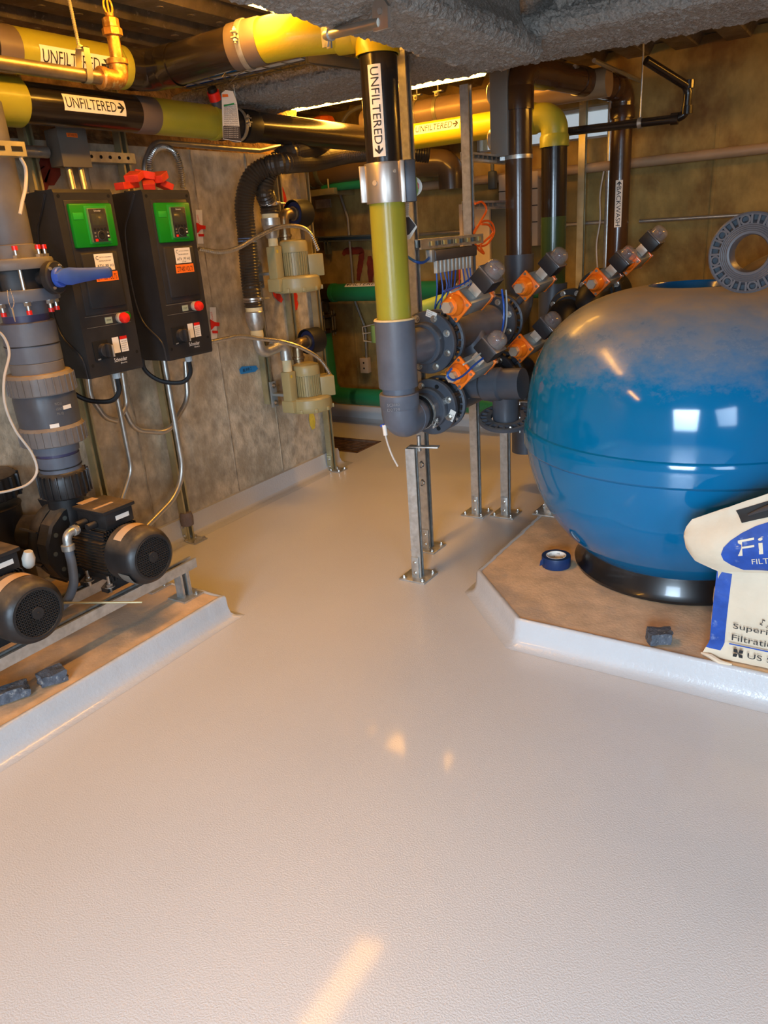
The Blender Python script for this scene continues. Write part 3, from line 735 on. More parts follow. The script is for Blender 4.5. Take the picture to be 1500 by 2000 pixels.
# run A: pipe by the left wall, elbow, cross pipe, down-elbow above the riser
AX_, AY, AZ = -2.50, 2.30, 2.095
t = run('overhead_pipe', 'topmost yellow and black pipe bending from the left wall to the riser', (AX_, 1.2, AZ)); rA = .068
sec(t, 'pipe_section', (AX_, .2, AZ), (AX_, 1.70, AZ), rA, M_blk); coup(t, (AX_, 1.655, AZ), (AX_, 1.735, AZ), rA+.002, M_cuff, 'unpainted_band')
sec(t, 'pipe_section', (AX_, 1.70, AZ), (AX_, 2.17, AZ), rA+.001, M_ygr); coup(t, (AX_, 2.15, AZ), (AX_, 2.182, AZ), rA+.006, M_ygr, 'end_collar')
cyl_label(t, (AX_, 1.935, AZ), (0, 1, 0), (.93, -.25, -.27), rA+.0015, .285, .062, 'UNFILTERED')
elbow(t, (AX_, 2.17, AZ), (AX_, AY, AZ), (AX_+.16, AY+.01, AZ), rA, M_blk, rA*1.07)
def pAx(x): k = (x-AX_-.16)/.62; return V((x, AY+.01+.15*k*k, AZ+.035*k))
e0 = pAx(AX_+.16); e1 = V((XC-.13, YC-.04, AZ+.035))
mb = MB(); mb.tube([pAx(AX_+.16+(-2.0-AX_-.16)*k/6) for k in range(7)], rA, 32); mb.obj('pipe_section', M_blk, t); coup(t, pAx(-2.075), pAx(-1.96), rA+.007, M_cuff, 'unpainted_band')
band_clamp(t, pAx(-2.025), (pAx(-1.9)-pAx(-2)), rA+.0075, M_galv, .02, (-.2, -1, .1))
mb = MB(); mb.tube([pAx(-1.97+.12*k/3) for k in range(4)]+[pAx(-1.85).lerp(e1, .5)+V((0, -.004, 0)), e1], rA+.003, 32); mb.obj('pipe_section', M_yel, t)
elbow(t, (XC-.14, YC-.04, e1.z), (XC, YC, e1.z), (XC, YC, 2.035), rA*1.02, M_yel, rA*1.14, bell=.055, R=.05)
# run B: lower pipe by the wall, long black run, yellow run to the right, drop leg
BX, BZ, BY, rB = -2.62, 1.965, 4.20, .068
t = run('overhead_pipe', 'lower yellow and black pipe along the left wall, turning right and down at the back', (BX, 1.2, BZ))
sec(t, 'pipe_section', (BX, .3, BZ), (BX, 1.80, BZ), rB+.010, M_ygr); coup(t, (BX, 1.55, BZ), (BX, 1.795, BZ), rB+.014, M_ygr)
sec(t, 'pipe_section', (BX, 1.78, BZ), (BX, 2.32, BZ), rB, M_blk); coup(t, (BX, 2.30, BZ), (BX, 2.40, BZ), rB+.0015, M_cuff, 'unpainted_band')
sec(t, 'pipe_section', (BX, 2.38, BZ), (BX, 2.76, BZ), rB+.001, M_ygr); coup(t, (BX, 2.735, BZ), (BX, 2.765, BZ), rB+.005, M_ygr, 'end_collar')
cyl_label(t, (BX, 2.075, BZ), (0, 1, 0), (.93, -.3, .05), rB, .275, .055, 'UNFILTERED')
coup(t, (BX, 2.765, BZ), (BX, 2.98, BZ), rB-.004, M_rub, 'rubber_joint'); band_clamp(t, (BX, 2.90, BZ), (0, 1, 0), rB+.001, M_galv, .018, (1, -.2, .1)); band_clamp(t, (BX, 2.80, BZ), (0, 1, 0), rB+.0, M_rub, .014, (1, -.2, .4))
coup(t, (BX, 2.93, BZ), (BX, 3.02, BZ), rB+.003, M_rub, 'collar')
sec(t, 'pipe_section', (BX, 2.97, BZ), (BX, BY-.12, BZ), rB-.001, M_blk)
elbow(t, (BX, BY-.14, BZ), (BX, BY, BZ), (BX+.14, BY, BZ), rB, M_blk)
sec(t, 'pipe_section', (BX+.12, BY, BZ), (-1.70, BY, BZ), rB, M_yel)
cyl_label(t, (-2.235, BY, BZ+.002), (1, 0, 0), (0, -.92, .36), rB+.0005, .29, .055, 'UNFILTERED')
elbow(t, (-1.72, BY, BZ), (-1.565, BY, BZ), (-1.565, BY, BZ-.15), rB, M_ygr, rB*1.13, R=.10)
sec(t, 'pipe_section', (-1.565, BY, BZ-.13), (-1.565, BY, 1.47), rB, M_blk)
sec(t, 'pipe_section', (-1.565, BY, 1.47), (-1.565, BY, 1.10), rB, mat('dark_green_paint', (.03, .06, .02), .3, 0, .1, 6, coat=.3)); sec(t, 'pipe_section', (-1.565, BY, 1.12), (-1.565, BY, .25), rB+.012, M_pvcd)
# riser C
t = run('riser_pipe', 'black and yellow-green riser pipe standing in mid room with grey tee below', (XC, YC, .6)); r = .068
sec(t, 'pipe_section', (XC, YC, 2.04), (XC, YC, 1.66), r-.001, M_blk); sec(t, 'pipe_section', (XC, YC, 1.66), (XC, YC, 1.13), r, M_ygr)
MATS['yellow_green_paint'] = M_ygr
cyl_label(t, (XC, YC, 1.853), (0, 0, -1), (.30, -.95, 0), r-.0005, .29, .047, 'UNFILTERED')
toC = (V((0, 0, 0))-V((XC, YC, 0))).normalized()
side = V((toC.y*-1, toC.x, 0)).normalized()
if side.x < 0: side = -side
# stainless repair clamp
mb = MB(); pl = []
for k in range(33):
    a = 2*PI*k/32; pl.append((math.cos(a), math.sin(a)))
mb.lathe([(r, -.065), (r+.008, -.068), (r+.010, -.06), (r+.010, .06), (r+.008, .068), (r, .065)], (XC, YC, 1.622), Z_, 36); cl = mb.obj('repair_clamp', M_stl, t, label='brushed stainless repair clamp')
c0 = V((XC, YC, 1.622))
mb = MB(); mb.box(c0-side*.083+toC*.008, (.026, .03, .125), Matrix((side, toC, Z_)).transposed(), .003); mb.obj('clamp_lug', M_stl, t)
mb = MB(); mb.box(c0+side*.062+toC*.052, (.018, .022, .142), Matrix((side, toC, Z_)).transposed(), .003); mb.obj('clamp_lug', M_stl, t)
mb = MB(); mb.box(c0+side*.090+toC*.030, (.040, .05, .142), Matrix((side, toC, Z_)).transposed(), .003); mb.obj('clamp_bar', mat('dark_clamp_bar', (.06, .062, .07), .4, .5, .1, 10), t)
mb = MB(); n_ = (toC*.85-side*.5).normalized(); mb.cyl(c0+n_*(r+.008), c0+n_*(r+.013), .009, seg=18); n_ = (toC*.9+side*.44).normalized(); mb.cyl(c0+n_*(r+.008)+Z_*.035, c0+n_*(r+.012)+Z_*.035, .006, seg=14); isl(mb, 'rivet', M_brk, t)
# grey tee and lower elbow
rt_ = .079; TZ = 1.0; EZ = .72
mb = MB(); mb.lathe([(r, .002), (rt_, 0), (rt_+.001, .003), (rt_+.001, .268), (rt_-.006, .272), (r+.001, .272)], (XC, YC, .862), Z_, 40)
mb.lathe([(.070, .03), (.072, .19), (.072, .215)], (XC, YC, TZ), Y_, 36); mb.obj('tee', M_pvc, t, label='blue-grey plastic tee')
mb = MB(); mb.lathe([(rt_-.003, .272), (rt_+.004, .272), (rt_+.001, .2785), (r+.004, .2785)], (XC, YC, .8555), Z_, 40, False); mb.obj('yellow_paint_lip', mat('cream_sealant', (.62, .52, .30), .6, 0, .1, 20), t)
sec(t, 'pipe_section', (XC, YC, .87), (XC, YC, .80), r-.001, M_pvc)
mb = MB(); pts = fillet([V((XC, YC, .80)), V((XC, YC, EZ)), V((XC, YC+.10, EZ))], .078, 14); mb.tube(pts, .077, 36)
mb.lathe([(.069, .0), (.078, .0), (.081, .004), (.081, .05), (.077, .062)], (XC, YC, .838), -Z_, 36)
mb.lathe([(.076, .0), (.079, .004), (.079, .03), (.070, .034), (.070, .2)], (XC, YC+.07, EZ), Y_, 36); mb.obj('elbow', M_pvc, t, label='blue-grey plastic elbow under the tee')
mb = MB(); put_text(mb, 'SCH40', V((XC, YC, .80))+toC*.083-side*.05, side, Z_, .05, .012, .001); put_text(mb, 'D2729', V((XC, YC, .78))+toC*.083-side*.05, side, Z_, .05, .012, .001); mb.obj('lettering', mat('faded_ink', (.22, .22, .23), .6, 0, .1, 10), t, ang=0)
mb = MB()
for k in range(2): mb.lathe([(.070, k*.018), (.075, k*.018), (.075, k*.018+.010), (.070, k*.018+.010)], (XC, YC+.125, EZ), Y_, 36)
isl(mb, 'rubber_ring', M_rub, t); band_clamp(t, (XC, YC+.155, EZ), Y_, .0735, M_galv, .012, (.9, 0, -.5))
def bolts(t, c, ax, rb, n, ph, faces=1, skip=(), rad=.0115, name='bolt'):
    u, v, d = frame(ax); c = V(c)
    for k in range(n):
        if k in skip: continue
        a = 2*PI*k/n+ph; p = c+(u*math.cos(a)+v*math.sin(a))*rb; mb = MB(); mb.hexb(p, d, rad); mb.obj(name, M_bolt, t)
def flange(t, c, ax, R, th, m=M_pvcd, hub=.086, hubl=.03, name='flange'):
    mb = MB(); mb.lathe([(.068, 0), (R-.004, 0), (R, .004), (R, th-.004), (R-.004, th), (.068, th)], c, ax, 48)
    if hubl: mb.lathe([(.07, 0), (hub, 0), (hub, hubl-.006), (hub-.006, hubl), (.07, hubl)], V(c), -V(ax), 40)
    return mb.obj(name, m, t)
F1Y = 2.795
flange(t, (XC, F1Y, TZ), Y_, .132, .028, M_pvcd, .088, .045); bolts(t, (XC, F1Y, TZ), -Y_, .108, 8, PI/8)
flange(t, (XC, F1Y+.005, EZ), Y_, .124, .028, M_pvcd, .090, .035); bolts(t, (XC, F1Y+.005, EZ), -Y_, .100, 8, PI/8, skip=(0, 1, 2, 5, 7))
mb = MB()
for k in (0, 1, 2, 5):
    a = 2*PI*k/8+PI/8; u, v, d = frame(-Y_); p = V((XC, F1Y+.004, EZ))+(u*math.cos(a)+v*math.sin(a))*.100; mb.cyl(p+Y_*.004, p-Y_*.0006, .010, seg=14)
isl(mb, 'bolt_hole', M_void, t)
u, v, d = frame(-Y_)
for (cc, a, rr) in ((V((XC, F1Y-.0015, TZ)), None, .108), (V((XC, F1Y+.003, EZ)), None, .10)):
    p = PY(842, 614, cc.y) if cc.z > .9 else PY(882, 812, cc.y)
    mb = MB(); A_ = .35 if cc.z > .9 else 1.15
    uu = V((math.cos(A_), 0, -math.sin(A_))) if cc.z > .9 else V((math.cos(A_), 0, math.sin(A_))); vv = -uu.cross(-Y_)
    rect(mb, p-uu*.024-vv*.014, uu, vv, .05, .028); st = mb.obj('sticker', M_wht, t)
    mb = MB(); 
    for q in range(3): put_text(mb, ('140 PN10', 'DN125', 'PVC-U')[q], p-uu*.020-vv*(.010-.008*q), uu, vv, .026, .005, .0012)
    mb.obj('lettering', M_ink, st, ang=0)
# drain cock with hose under the elbow
t = thing('drain_hose', 'thin pale drain hose hanging from the grey elbow', 'hose', PY(748, 835, YC))
mb = MB(); P_ = [PY(x, y, YC-.05) for x, y in ((752, 846), (757, 866), (766, 890), (777, 911))]; mb.tube(catmull(P_, 6), .004, 8); mb.obj('hose', M_hosew, t)
mb = MB(); mb.cyl(PY(750, 830, YC-.05), PY(753, 850, YC-.05), .009, seg=10); mb.obj('fitting', M_wht, t); mb = MB(); mb.cyl(PY(744, 832, YC-.05), PY(750, 830, YC-.05), .006, seg=8); mb.obj('valve_knob', M_blue, t)

# manifold along the tanks: butterfly valves, spool pieces and tees
t = run('manifold', 'dark grey valve manifold of flanges and tees beside the blue tank', (XC, 3.2, 0), 'pipework')
def slotted(t, c, ax, R, th, m=M_pvcd):
    c = V(c); mb = MB(); mb.lathe([(R-.01, 0), (R, .003), (R, th-.003), (R-.01, th), (R-.01, 0)], c, ax, 44, False); mb.lathe([(.07, 0), (.09, 0), (.09, th), (.07, th), (.07, 0)], c, ax, 40, False)
    u, v, d = frame(ax)
    for k in range(20):
        a = 2*PI*k/20; e = u*math.cos(a)+v*math.sin(a); mb.box(c+e*(R+.08)/2+d*th/2, (R-.09+.004, .009, th*.9), Matrix((e, d.cross(e), d)).transposed())
    mb.obj('slotted_flange', m, t)
def bvalve(t, c, ax=Y_):
    mb = MB(); c = V(c); mb.lathe([(.07, -.028), (.096, -.028), (.104, -.02), (.104, .02), (.096, .028), (.07, .028)], c, ax, 40)
    for k in range(8):
        u, v, d = frame(ax); a = 2*PI*k/8+PI/8; p = c+(u*math.cos(a)+v*math.sin(a))*.108; mb.cyl(p-d*.04, p+d*.04, .006, seg=8)
    mb.obj('butterfly_valve', M_plas, t)
V1 = V((XC, 2.86, TZ)); V2 = V((XC, 2.865, EZ)); V3 = V((XC, 3.50, TZ)); V4 = V((XC, 3.52, EZ))
for c in (V1, V2, V3, V4): bvalve(t, c)
slotted(t, V1+Y_*.03, Y_, .128, .022); slotted(t, V2+Y_*.03, Y_, .122, .022)
flange(t, V3-Y_*.06, Y_, .130, .03, M_pvcd, .088, .03); bolts(t, V3-Y_*.06, -Y_, .106, 8, PI/8)
flange(t, V4-Y_*.06, Y_, .124, .03, M_pvcd, .088, .03); bolts(t, V4-Y_*.06, -Y_, .10, 8, PI/8)
slotted(t, V3+Y_*.03, Y_, .13, .022); slotted(t, V4+Y_*.03, Y_, .124, .022)
mb = MB(); mb.lathe([(.094, 0), (.094, .02), (.074, .06), (.074, .42), (.088, .46), (.088, .50)], V1+Y_*.05, Y_, 36)
mb.lathe([(.070, .0), (.072, .13), (.08, .14), (.08, .17)], V((XC, 3.19, TZ)), V((.35, 0, -1)), 32); mb.obj('tee', M_pvc, t)
mb = MB(); mb.lathe([(.094, 0), (.094, .02), (.074, .06), (.074, .42), (.088, .46), (.088, .50)], V2+Y_*.05, Y_, 36)
mb.lathe([(.060, -.1), (.062, .10), (.075, .115), (.075, .19), (.066, .20), (.070, .215), (.070, .30)], V((XC+.02, NY, NZ-.06)), V((1, 0, .06)), 32); mb.obj('tee', M_pvcd, t)
mb = MB(); cf = V((XC+.20, 3.16, EZ-.13)); mb.lathe([(.06, 0), (.062, .12), (.07, .14)], cf, Z_, 30); mb.obj('drop_leg', M_pvcd, t); slotted(t, cf, V((.1, -.25, 1)), .128, .022); bolts(t, cf, V((0, -.2, 1)), .11, 4, .6)
mb = MB(); mb.tube(fillet([V3+Y_*.05, V3+Y_*.30, V3+Y_*.30+Z_*.30], .12, 8), .076, 28); mb.obj('elbow', M_pvcd, t)
mb = MB(); mb.tube(fillet([V4+Y_*.05, V4+Y_*.36, V4+Y_*.36-Z_*.5], .12, 8), .076, 28); mb.obj('elbow', M_pvcd, t)
# brown riser with crossover to the backwash leg
t = run('riser_pipe', 'tall brown riser pipe behind the valves, clamped to a strut', (XC, 3.8, 1.0))
BRZ = 2.135
sec(t, 'pipe_section', (XC, 3.80, 1.2), (XC, 3.80, 1.99), .066, M_brn); 
mb = MB(); mb.tube(fillet([V((XC, 3.80, 1.97)), V((XC, 3.80, BRZ)), V((XC+.05, 4.02, BRZ))], .08, 10), .074, 30); mb.lathe([(.066, 0), (.075, .002), (.075, .10), (.07, .11)], (XC, 3.80, 1.96), Z_, 30); mb.obj('elbow', M_brn, t)
sec(t, 'pipe_section', (XC+.04, 3.98, BRZ), (-1.40, 4.62, BRZ-.02), .066, M_brn); coup(t, V((XC+.12, 4.30, BRZ-.01)), V((XC+.135, 4.37, BRZ-.012)), .071, M_brn)
elbow(t, (-1.405, 4.60, BRZ-.02), (-1.37, 4.75, BRZ-.02), (-1.37, 4.75, BRZ-.17), .062, M_brn, .070, R=.09)
sec(t, 'pipe_section', (-1.37, 4.75, BRZ-.15), (-1.37, 4.75, .2), .060, M_brn)
cyl_label(t, (-1.37, 4.75, 1.515), (0, 0, -1), (.25, -.97, 0), .0605, .255, .040, 'BACKWASH', 'start')
band_clamp(t, (XC, 3.80, 1.755), Z_, .066, M_galv, .018, (-1, -.6, 0))

# ------------------------------------------------------------------ pneumatic valve actuators
SD = V((.72, -.08, .69)).normalized()
def actuator(A, label, dark=False, wires=True):
    t = thing('valve_actuator', label, 'actuator', A, 'orange capped pneumatic valve actuators')
    s_ = SD; y = Y_-s_*Y_.dot(s_); y.normalize(); x = y.cross(s_); A = V(A)
    R = Matrix((x, y, s_)).transposed()
    mb = MB(); mb.cyl(A-s_*.20, A-s_*.03, .017, seg=14); mb.box(A-s_*.055, (.06, .06, .02), R, .003); mb.obj('stem', M_pvcd, t)
    mb = MB(); mb.box(A, (.088, .20, .088), R, .016); mb.obj('body', M_act, t)
    for sg in (-1, 1):
        c = A+y*sg*.106
        cs = .104 if sg < 0 else .088
        mb = MB(); mb.box(c, (cs, .014, cs), R, .005); mb.lathe([(.043, 0), (.045, .010), (.042, .024), (.036, .032), (.034, .046), (.028, .052)], c+y*sg*.005, y*sg, 28)
        cap = mb.obj('end_cap', M_ora, t)
        mb = MB(); mb.cyl(c+y*sg*.05, c+y*sg*.080, .024, seg=6); mb.obj('hex_plug', M_brk, cap)
        mb = MB()
        for a in (-1, 1):
            for b in (-1, 1): mb.cyl(c+x*a*.040+s_*b*.040+y*sg*.006, c+x*a*.040+s_*b*.040+y*sg*.011, .0065, seg=10)
        isl(mb, 'cap_screw', M_bolt, cap)
    mb = MB(); mb.box(A+s_*.066, (.052, .062, .044), R, .003); mb.obj('bracket', M_brk, t)
    c = A+s_*.118+y*.0; mb = MB(); mb.box(c, (.092, .092, .062), R, .006); mb.obj('switch_box', M_plas, t)
    mb = MB(); mb.box(c+s_*.034, (.094, .094, .008), R, .003); mb.obj('box_lid', mat('smoky_lid', (.12, .11, .11), .25, 0, .1, 8, coat=.4), t)
    mb = MB(); dm = c+s_*.036; mb.lathe([(.040, 0), (.040, .028), (.036, .040), (.026, .048), (.001, .051)], dm, s_, 28); mb.obj('dome', M_dome, t)
    mb = MB(); mb.lathe([(.016, 0), (.016, .026), (.001, .028)], dm, s_, 16); mb.box(dm+s_*.018, (.030, .008, .028), R); mb.obj('indicator', mat('red_indicator', (.12, .03, .03), .4, 0, .1, 10) if not dark else M_plas, t)
    return t
A1 = actuator(V1+V((.165, .02, .165)), 'orange capped actuator on the upper valve nearest the riser')
dup(A1, V2+V((.165, .03, .165)), 'orange capped actuator on the lower valve nearest the riser')
dup(A1, V3+V((.185, .06, .175)), 'orange capped actuator behind the upper one, beside the brown riser')
dup(A1, V4+V((.165, .02, .165)), 'orange capped actuator low behind, half hidden by the blue tank')
V5 = PY(1180, 545, 4.0); dup(A1, V5, 'orange capped actuator at the back right, left one of two above the blue tank')
V6 = PY(1228, 508, 4.05); dup(A1, V6+V((.0, .1, 0)), 'orange capped actuator at the back right, right one of two above the blue tank')
t = run('manifold', 'black rear valve manifold behind the blue tank, mostly hidden', (V5.x-.2, 4.0, 0), 'pipework')
for q in (V5-SD*.23, V6+Y_*.1-SD*.23):
    bvalve(t, q); flange(t, q-Y_*.06, Y_, .120, .03, M_rub, .088, .03); bolts(t, q-Y_*.06, -Y_, .10, 8, PI/8)
    mb = MB(); mb.tube(fillet([q-Y_*.02, q+Y_*.35, q+Y_*.35-Z_*.9], .12, 8), .074, 24); mb.obj('elbow', M_rub, t)
    mb = MB(); mb.tube(fillet([q-Y_*.08, q-Y_*.24, q-Y_*.24-Z_*.9], .10, 8), .070, 24); mb.obj('elbow', M_rub, t)
# green number tag
p = PX(890, 722, -1.50); mb = MB(); mb.cyl(p, p+(CAMP-p).normalized()*.002, .017, seg=24); g = tag(mb.obj('number_tag', M_gtag), 'round green 14 tag hanging at the lower actuator', 'tag')
d = (CAMP-p).normalized(); u_ = V((0, 0, 1)).cross(d).normalized(); v_ = d.cross(u_); mb = MB(); put_text(mb, '14', p+d*.002-u_*.008-v_*.006, u_, v_, .015, .012); mb.obj('lettering', M_wink, g, ang=0)
# air tubing
def tubing(name, pts, r, m, label, cat='tubing', seg=8, group=None, n=8):
    mb = MB(); mb.tube(catmull(pts, n), r, seg); return tag(mb.obj(name, m), label, cat, group)
q = lambda l, X0: [PX(x, y, X0) for x, y in l]
tubing('air_tube', q([(866, 569), (890, 561), (912, 549), (936, 527), (955, 513), (972, 511)], -1.42), .0042, M_tube, 'blue air tube lying over the upper actuator')
tubing('air_tube', q([(880, 571), (905, 560), (925, 546), (943, 530)], -1.42), .0042, M_gtub, 'grey air tube beside the blue one over the upper actuator')
tubing('air_tube', q([(980, 565), (984, 600), (982, 640), (970, 672), (955, 690), (930, 710), (905, 733), (885, 742), (874, 733), (882, 720)], -1.36), .0045, M_tube, 'blue air tube looping down from the upper to the lower actuator')
tubing('air_tube', q([(988, 566), (990, 600), (987, 640), (972, 670), (950, 682), (925, 700), (905, 712)], -1.37), .0038, M_gtub, 'grey air tube looping down from the upper to the lower actuator')
tubing('air_tube', [PY(794, 500, 2.80), PY(812, 511, 2.78), PY(828, 512, 2.84), PX(842, 500, -1.64)], .006, M_tube, 'thick blue air tube feeding the valve island')

# ------------------------------------------------------------------ strut posts
def strut_mb(mb, a, b, open_dir, w_=.041, th=.003):
    a, b = V(a), V(b); d = (b-a).normalized(); n = V(open_dir); n = (n-d*n.dot(d)).normalized(); s_ = d.cross(n); L = (b-a).length; h = w_/2
    pr = [(-h, h), (-h, -h), (h, -h), (h, h), (h-.010, h), (h-.010, h-.006), (h-.010+th, h-.006), (h-th, h-.006), (h-th, -h+th), (-h+th, -h+th), (-h+th, h-.006), (-h+.010-th, h-.006), (-h+.010, h-.006), (-h+.010, h)]
    pr = [(-h, h), (-h, -h), (h, -h), (h, h), (h-.010, h), (h-.010, h-.007), (h-th, h-.0071), (h-th, -h+th), (-h+th, -h+th), (-h+th, h-.0071), (-h+.010, h-.007), (-h+.010, h)]
    mb.rings([[a+s_*x+n*y for x, y in pr], [b+s_*x+n*y for x, y in pr]])
    return mb
def foot(t, c, m=M_galv, s_=.15, R=None, bolts_=True):
    c = V(c); mb = MB(); mb.box(c+Z_*.004, (s_, s_, .008), R, .002); mb.obj('base_plate', m, t)
    mb = MB()
    for a, b in ((-1, -1), (-1, 1), (1, -1), (1, 1)): 
        p = V((a*s_*.36, b*s_*.36, 0)); p = R @ p if R is not None else p; mb.hexb(c+p+Z_*.007, Z_, .008, .007, .012)
    isl(mb, 'anchor_bolt', M_bolt, t)
def post(x, y, z0, z1, label, od=(1, 0, 0), m=M_galv, plate=.13, name='strut_post', group=None, brackets=True):
    t = thing(name, label, 'post', (x, y, z0), group); mb = MB(); strut_mb(mb, (x, y, z0), (x, y, z1), od); mb.obj('channel', m, t, ang=20)
    if plate: foot(t, (x, y, z0), m, plate)
    if brackets:
        mb = MB(); mb.box((x, y-.024, z0+.055), (.036, .006, .10), None, .001); mb.obj('foot_bracket', m, t)
        mb = MB(); mb.hexb((x, y-.027, z0+.03), -Y_, .007, .004, .009); mb.hexb((x, y-.027, z0+.08), -Y_, .007, .004, .009); isl(mb, 'bolt', M_bolt, t)
    return t
p1 = post(-1.572, 2.575, 0, .60, 'short galvanised strut post under the grey elbow', (1, .2, 0))
mb = MB(); mb.box((-1.525, 2.60, .602), (.13, .036, .006), Matrix.Rotation(.25, 3, 'Z'), .002); mb.obj('top_bracket', M_galv, p1); mb = MB(); mb.cyl((-1.55, 2.605, .58), (-1.55, 2.605, .645), .009, seg=10); mb.hexb((-1.53, 2.575, .53), X_, .01); mb.hexb((-1.53, 2.575, .45), X_, .01); isl(mb, 'bolt', M_bolt, p1)
post(-1.69, 2.875, 0, 2.13, 'tall galvanised strut post right behind the riser pipe', (1, 0, 0))
post(-1.675, 3.385, 0, 2.04, 'tall galvanised strut post carrying the tubing rack', (1, 0, 0))
p3 = post(-1.525, 3.43, 0, .62, 'short galvanised strut post under the lower valves', (1, 0, 0)); mb = MB(); mb.box((-1.46, 3.42, .622), (.16, .03, .005)); mb.cyl((-1.44, 3.42, .46), (-1.44, 3.42, .62), .004, seg=8); mb.obj('top_bracket', M_galv, p3)
post(-1.645, 4.90, 0, 2.2, 'tall lamp-lit strut post on the back wall between green and backwash pipes', (1, 0, 0), M_gold)
post(-1.235, 3.30, .1, .80, 'strut post half hidden at the left edge of the blue tank', (1, 0, 0))
for y, z0, z1, lab in ((2.005, 0, 2.2, 'tall strut channel on the left wall behind the first drive'), (2.465, 0, 2.2, 'tall strut channel on the left wall behind the second drive'), (3.755, 0, 1.93, 'tall strut channel near the far end of the left wall')):
    t = post(WX+.045, y, z0, z1, lab, (1, 0, 0), M_gold, 0); foot(t, (WX+.09, y, z0), M_galv, .09)
for y, z0, z1, lab in ((3.245, .56, 1.5, 'short strut channel holding the blowers, nearer one'), (3.53, .56, 1.9, 'strut channel holding the blowers, farther one')):
    post(WX+.022, y, z0, z1, lab, (1, 0, 0), M_gold, 0, 'strut_channel', brackets=False)
# paint smeared on the foot of the second channel
mb = MB(); mb.lathe([(.001, .0), (.034, .01), (.036, .05), (.03, .08), (.001, .085)], (WX+.05, 2.465, .075), Z_, 12); tag(mb.obj('sealant_lump', mat('grey_sealant', (.16, .13, .13), .8, 0, .2, 20, .004, 60)), 'dark grey sealant lump round the strut foot at the baseboard', 'sealant')
# tubing rack with valve island
t = thing('tubing_rack', 'perforated strut rail with valve island between two posts', 'rack', (-1.66, 3.12, 1.36))
mb = MB(); strut_mb(mb, (-1.66, 2.86, 1.395), (-1.64, 3.42, 1.395), (0, 0, -1)); mb.obj('channel', M_galv, t, ang=20)
for k in range(9):
    y = 2.93+k*.053; mb = MB(); mb.bx((-1.6345+.0357*(y-2.93), y, 1.386), (-1.6265+.0357*(y-2.93), y+.022, 1.404)); mb.obj('slot', M_cabd if k % 2 else mat('lit_slot', (.42, .30, .10), .6, 0, .1, 8), t)
mb = MB(); mb.box((-1.64, 3.14, 1.345), (.05, .40, .045), None, .005); mb.obj('valve_island', mat('island_grey', (.09, .08, .075), .4, .3, .1, 10), t)
mb = MB(); mb.box((-1.635, 2.925, 1.345), (.03, .03, .05), None, .003); mb.obj('end_block', M_act, t)
for k in range(10):
    y = 2.955+k*.036; mb = MB(); mb.box((-1.625, y, 1.298), (.017, .019, .052), None, .003); ft = mb.obj('fitting', mat('fitting_grey', (.50, .50, .45), .4, .2, .05, 10), t)
    x1 = -1.64+.02*math.sin(k*1.9); tubing('air_tube', [(-1.625, y, 1.272), (-1.628+.01*math.sin(k), y+.004, 1.20), (x1, y-.02*(k % 3), 1.13), (x1+.01, y-.06-.02*(k % 2), 1.05+.02*(k % 3))], .0035, M_tube if k != 6 else M_red, 'thin air tube dropping from the valve island', 'tubing', 6, 'air tubes under the valve island', 4)
# sprinkler pipe over pipe A
t = thing('sprinkler_pipe', 'thin corroded sprinkler pipe with brass head in front of the top pipe', 'pipe', (-2.2, 1.0, 1.975))
sx = -2.2; sz = 1.978
sec(t, 'pipe_section', (sx, .2, sz), (sx, 1.84, sz), .020, M_spr, 20)
mb = MB(); mb.tube(fillet([V((sx, 1.835, sz)), V((sx, 1.905, sz)), V((sx, 1.905, sz+.055))], .035, 8), .029, 20); mb.lathe([(.031, 0), (.034, .002), (.034, .02), (.029, .024)], (sx, 1.845, sz), -Y_, 20); mb.lathe([(.030, 0), (.034, .002), (.034, .016), (.03, .018)], (sx, 1.905, sz+.045), Z_, 20); mb.obj('elbow', M_brs, t)
sec(t, 'riser_nipple', (sx, 1.905, sz+.05), (sx, 1.905, sz+.14), .020, M_brs, 20)
mb = MB(); mb.lathe([(.022, 0), (.032, .003), (.032, .022), (.026, .026), (.026, .05), (.018, .055)], (sx, 1.905, sz+.125), Z_, 8); mb.lathe([(.012, 0), (.014, .012)], (sx, 1.905, sz+.178), Z_, 12); mb.obj('reducer', M_brs, t)
mb = MB(); bz = sz+.188
for sg in (-1, 1): mb.tube(catmull([V((sx, 1.905+sg*.008, bz)), V((sx, 1.905+sg*.016, bz+.015)), V((sx, 1.905+sg*.014, bz+.035)), V((sx, 1.905, bz+.05))], 5), .003, 6)
mb.cyl((sx, 1.905, bz+.05), (sx, 1.905, bz+.053), .016, seg=16); mb.cyl((sx, 1.905, bz), (sx, 1.905, bz+.045), .003, seg=6); mb.obj('sprinkler_head', M_amb, t)
t = thing('pipe_hanger', 'threaded rod hanger with strap holding the sprinkler pipe', 'hanger', (sx, 1.77, sz)); top = PX(122, 0, sx)
mb = MB(); P_ = [V((sx, 1.765, sz+.075))+V((0, 0, 1))*.0, V((sx, top.y+.02, CZ))]; P_ = resample(P_, .003); mb.tube(P_, [.0045 if k % 2 else .0058 for k in range(len(P_))], 8); mb.hexb((sx, 1.768, sz+.07), Z_, .009); mb.obj('threaded_rod', M_gold, t)
mb = MB(); st = []
for k in range(25): a = -PI/2+PI*1.0*(k/24)*2-PI/2*0; 
pts = [V((sx+.026, 1.77, sz+.072)), V((sx+.024, 1.77, sz+.02)), V((sx+.018, 1.77, sz-.014)), V((sx, 1.77, sz-.0225)), V((sx-.018, 1.77, sz-.014)), V((sx-.024, 1.77, sz+.02)), V((sx-.012, 1.77, sz+.07)), V((sx+.026, 1.77, sz+.074))]
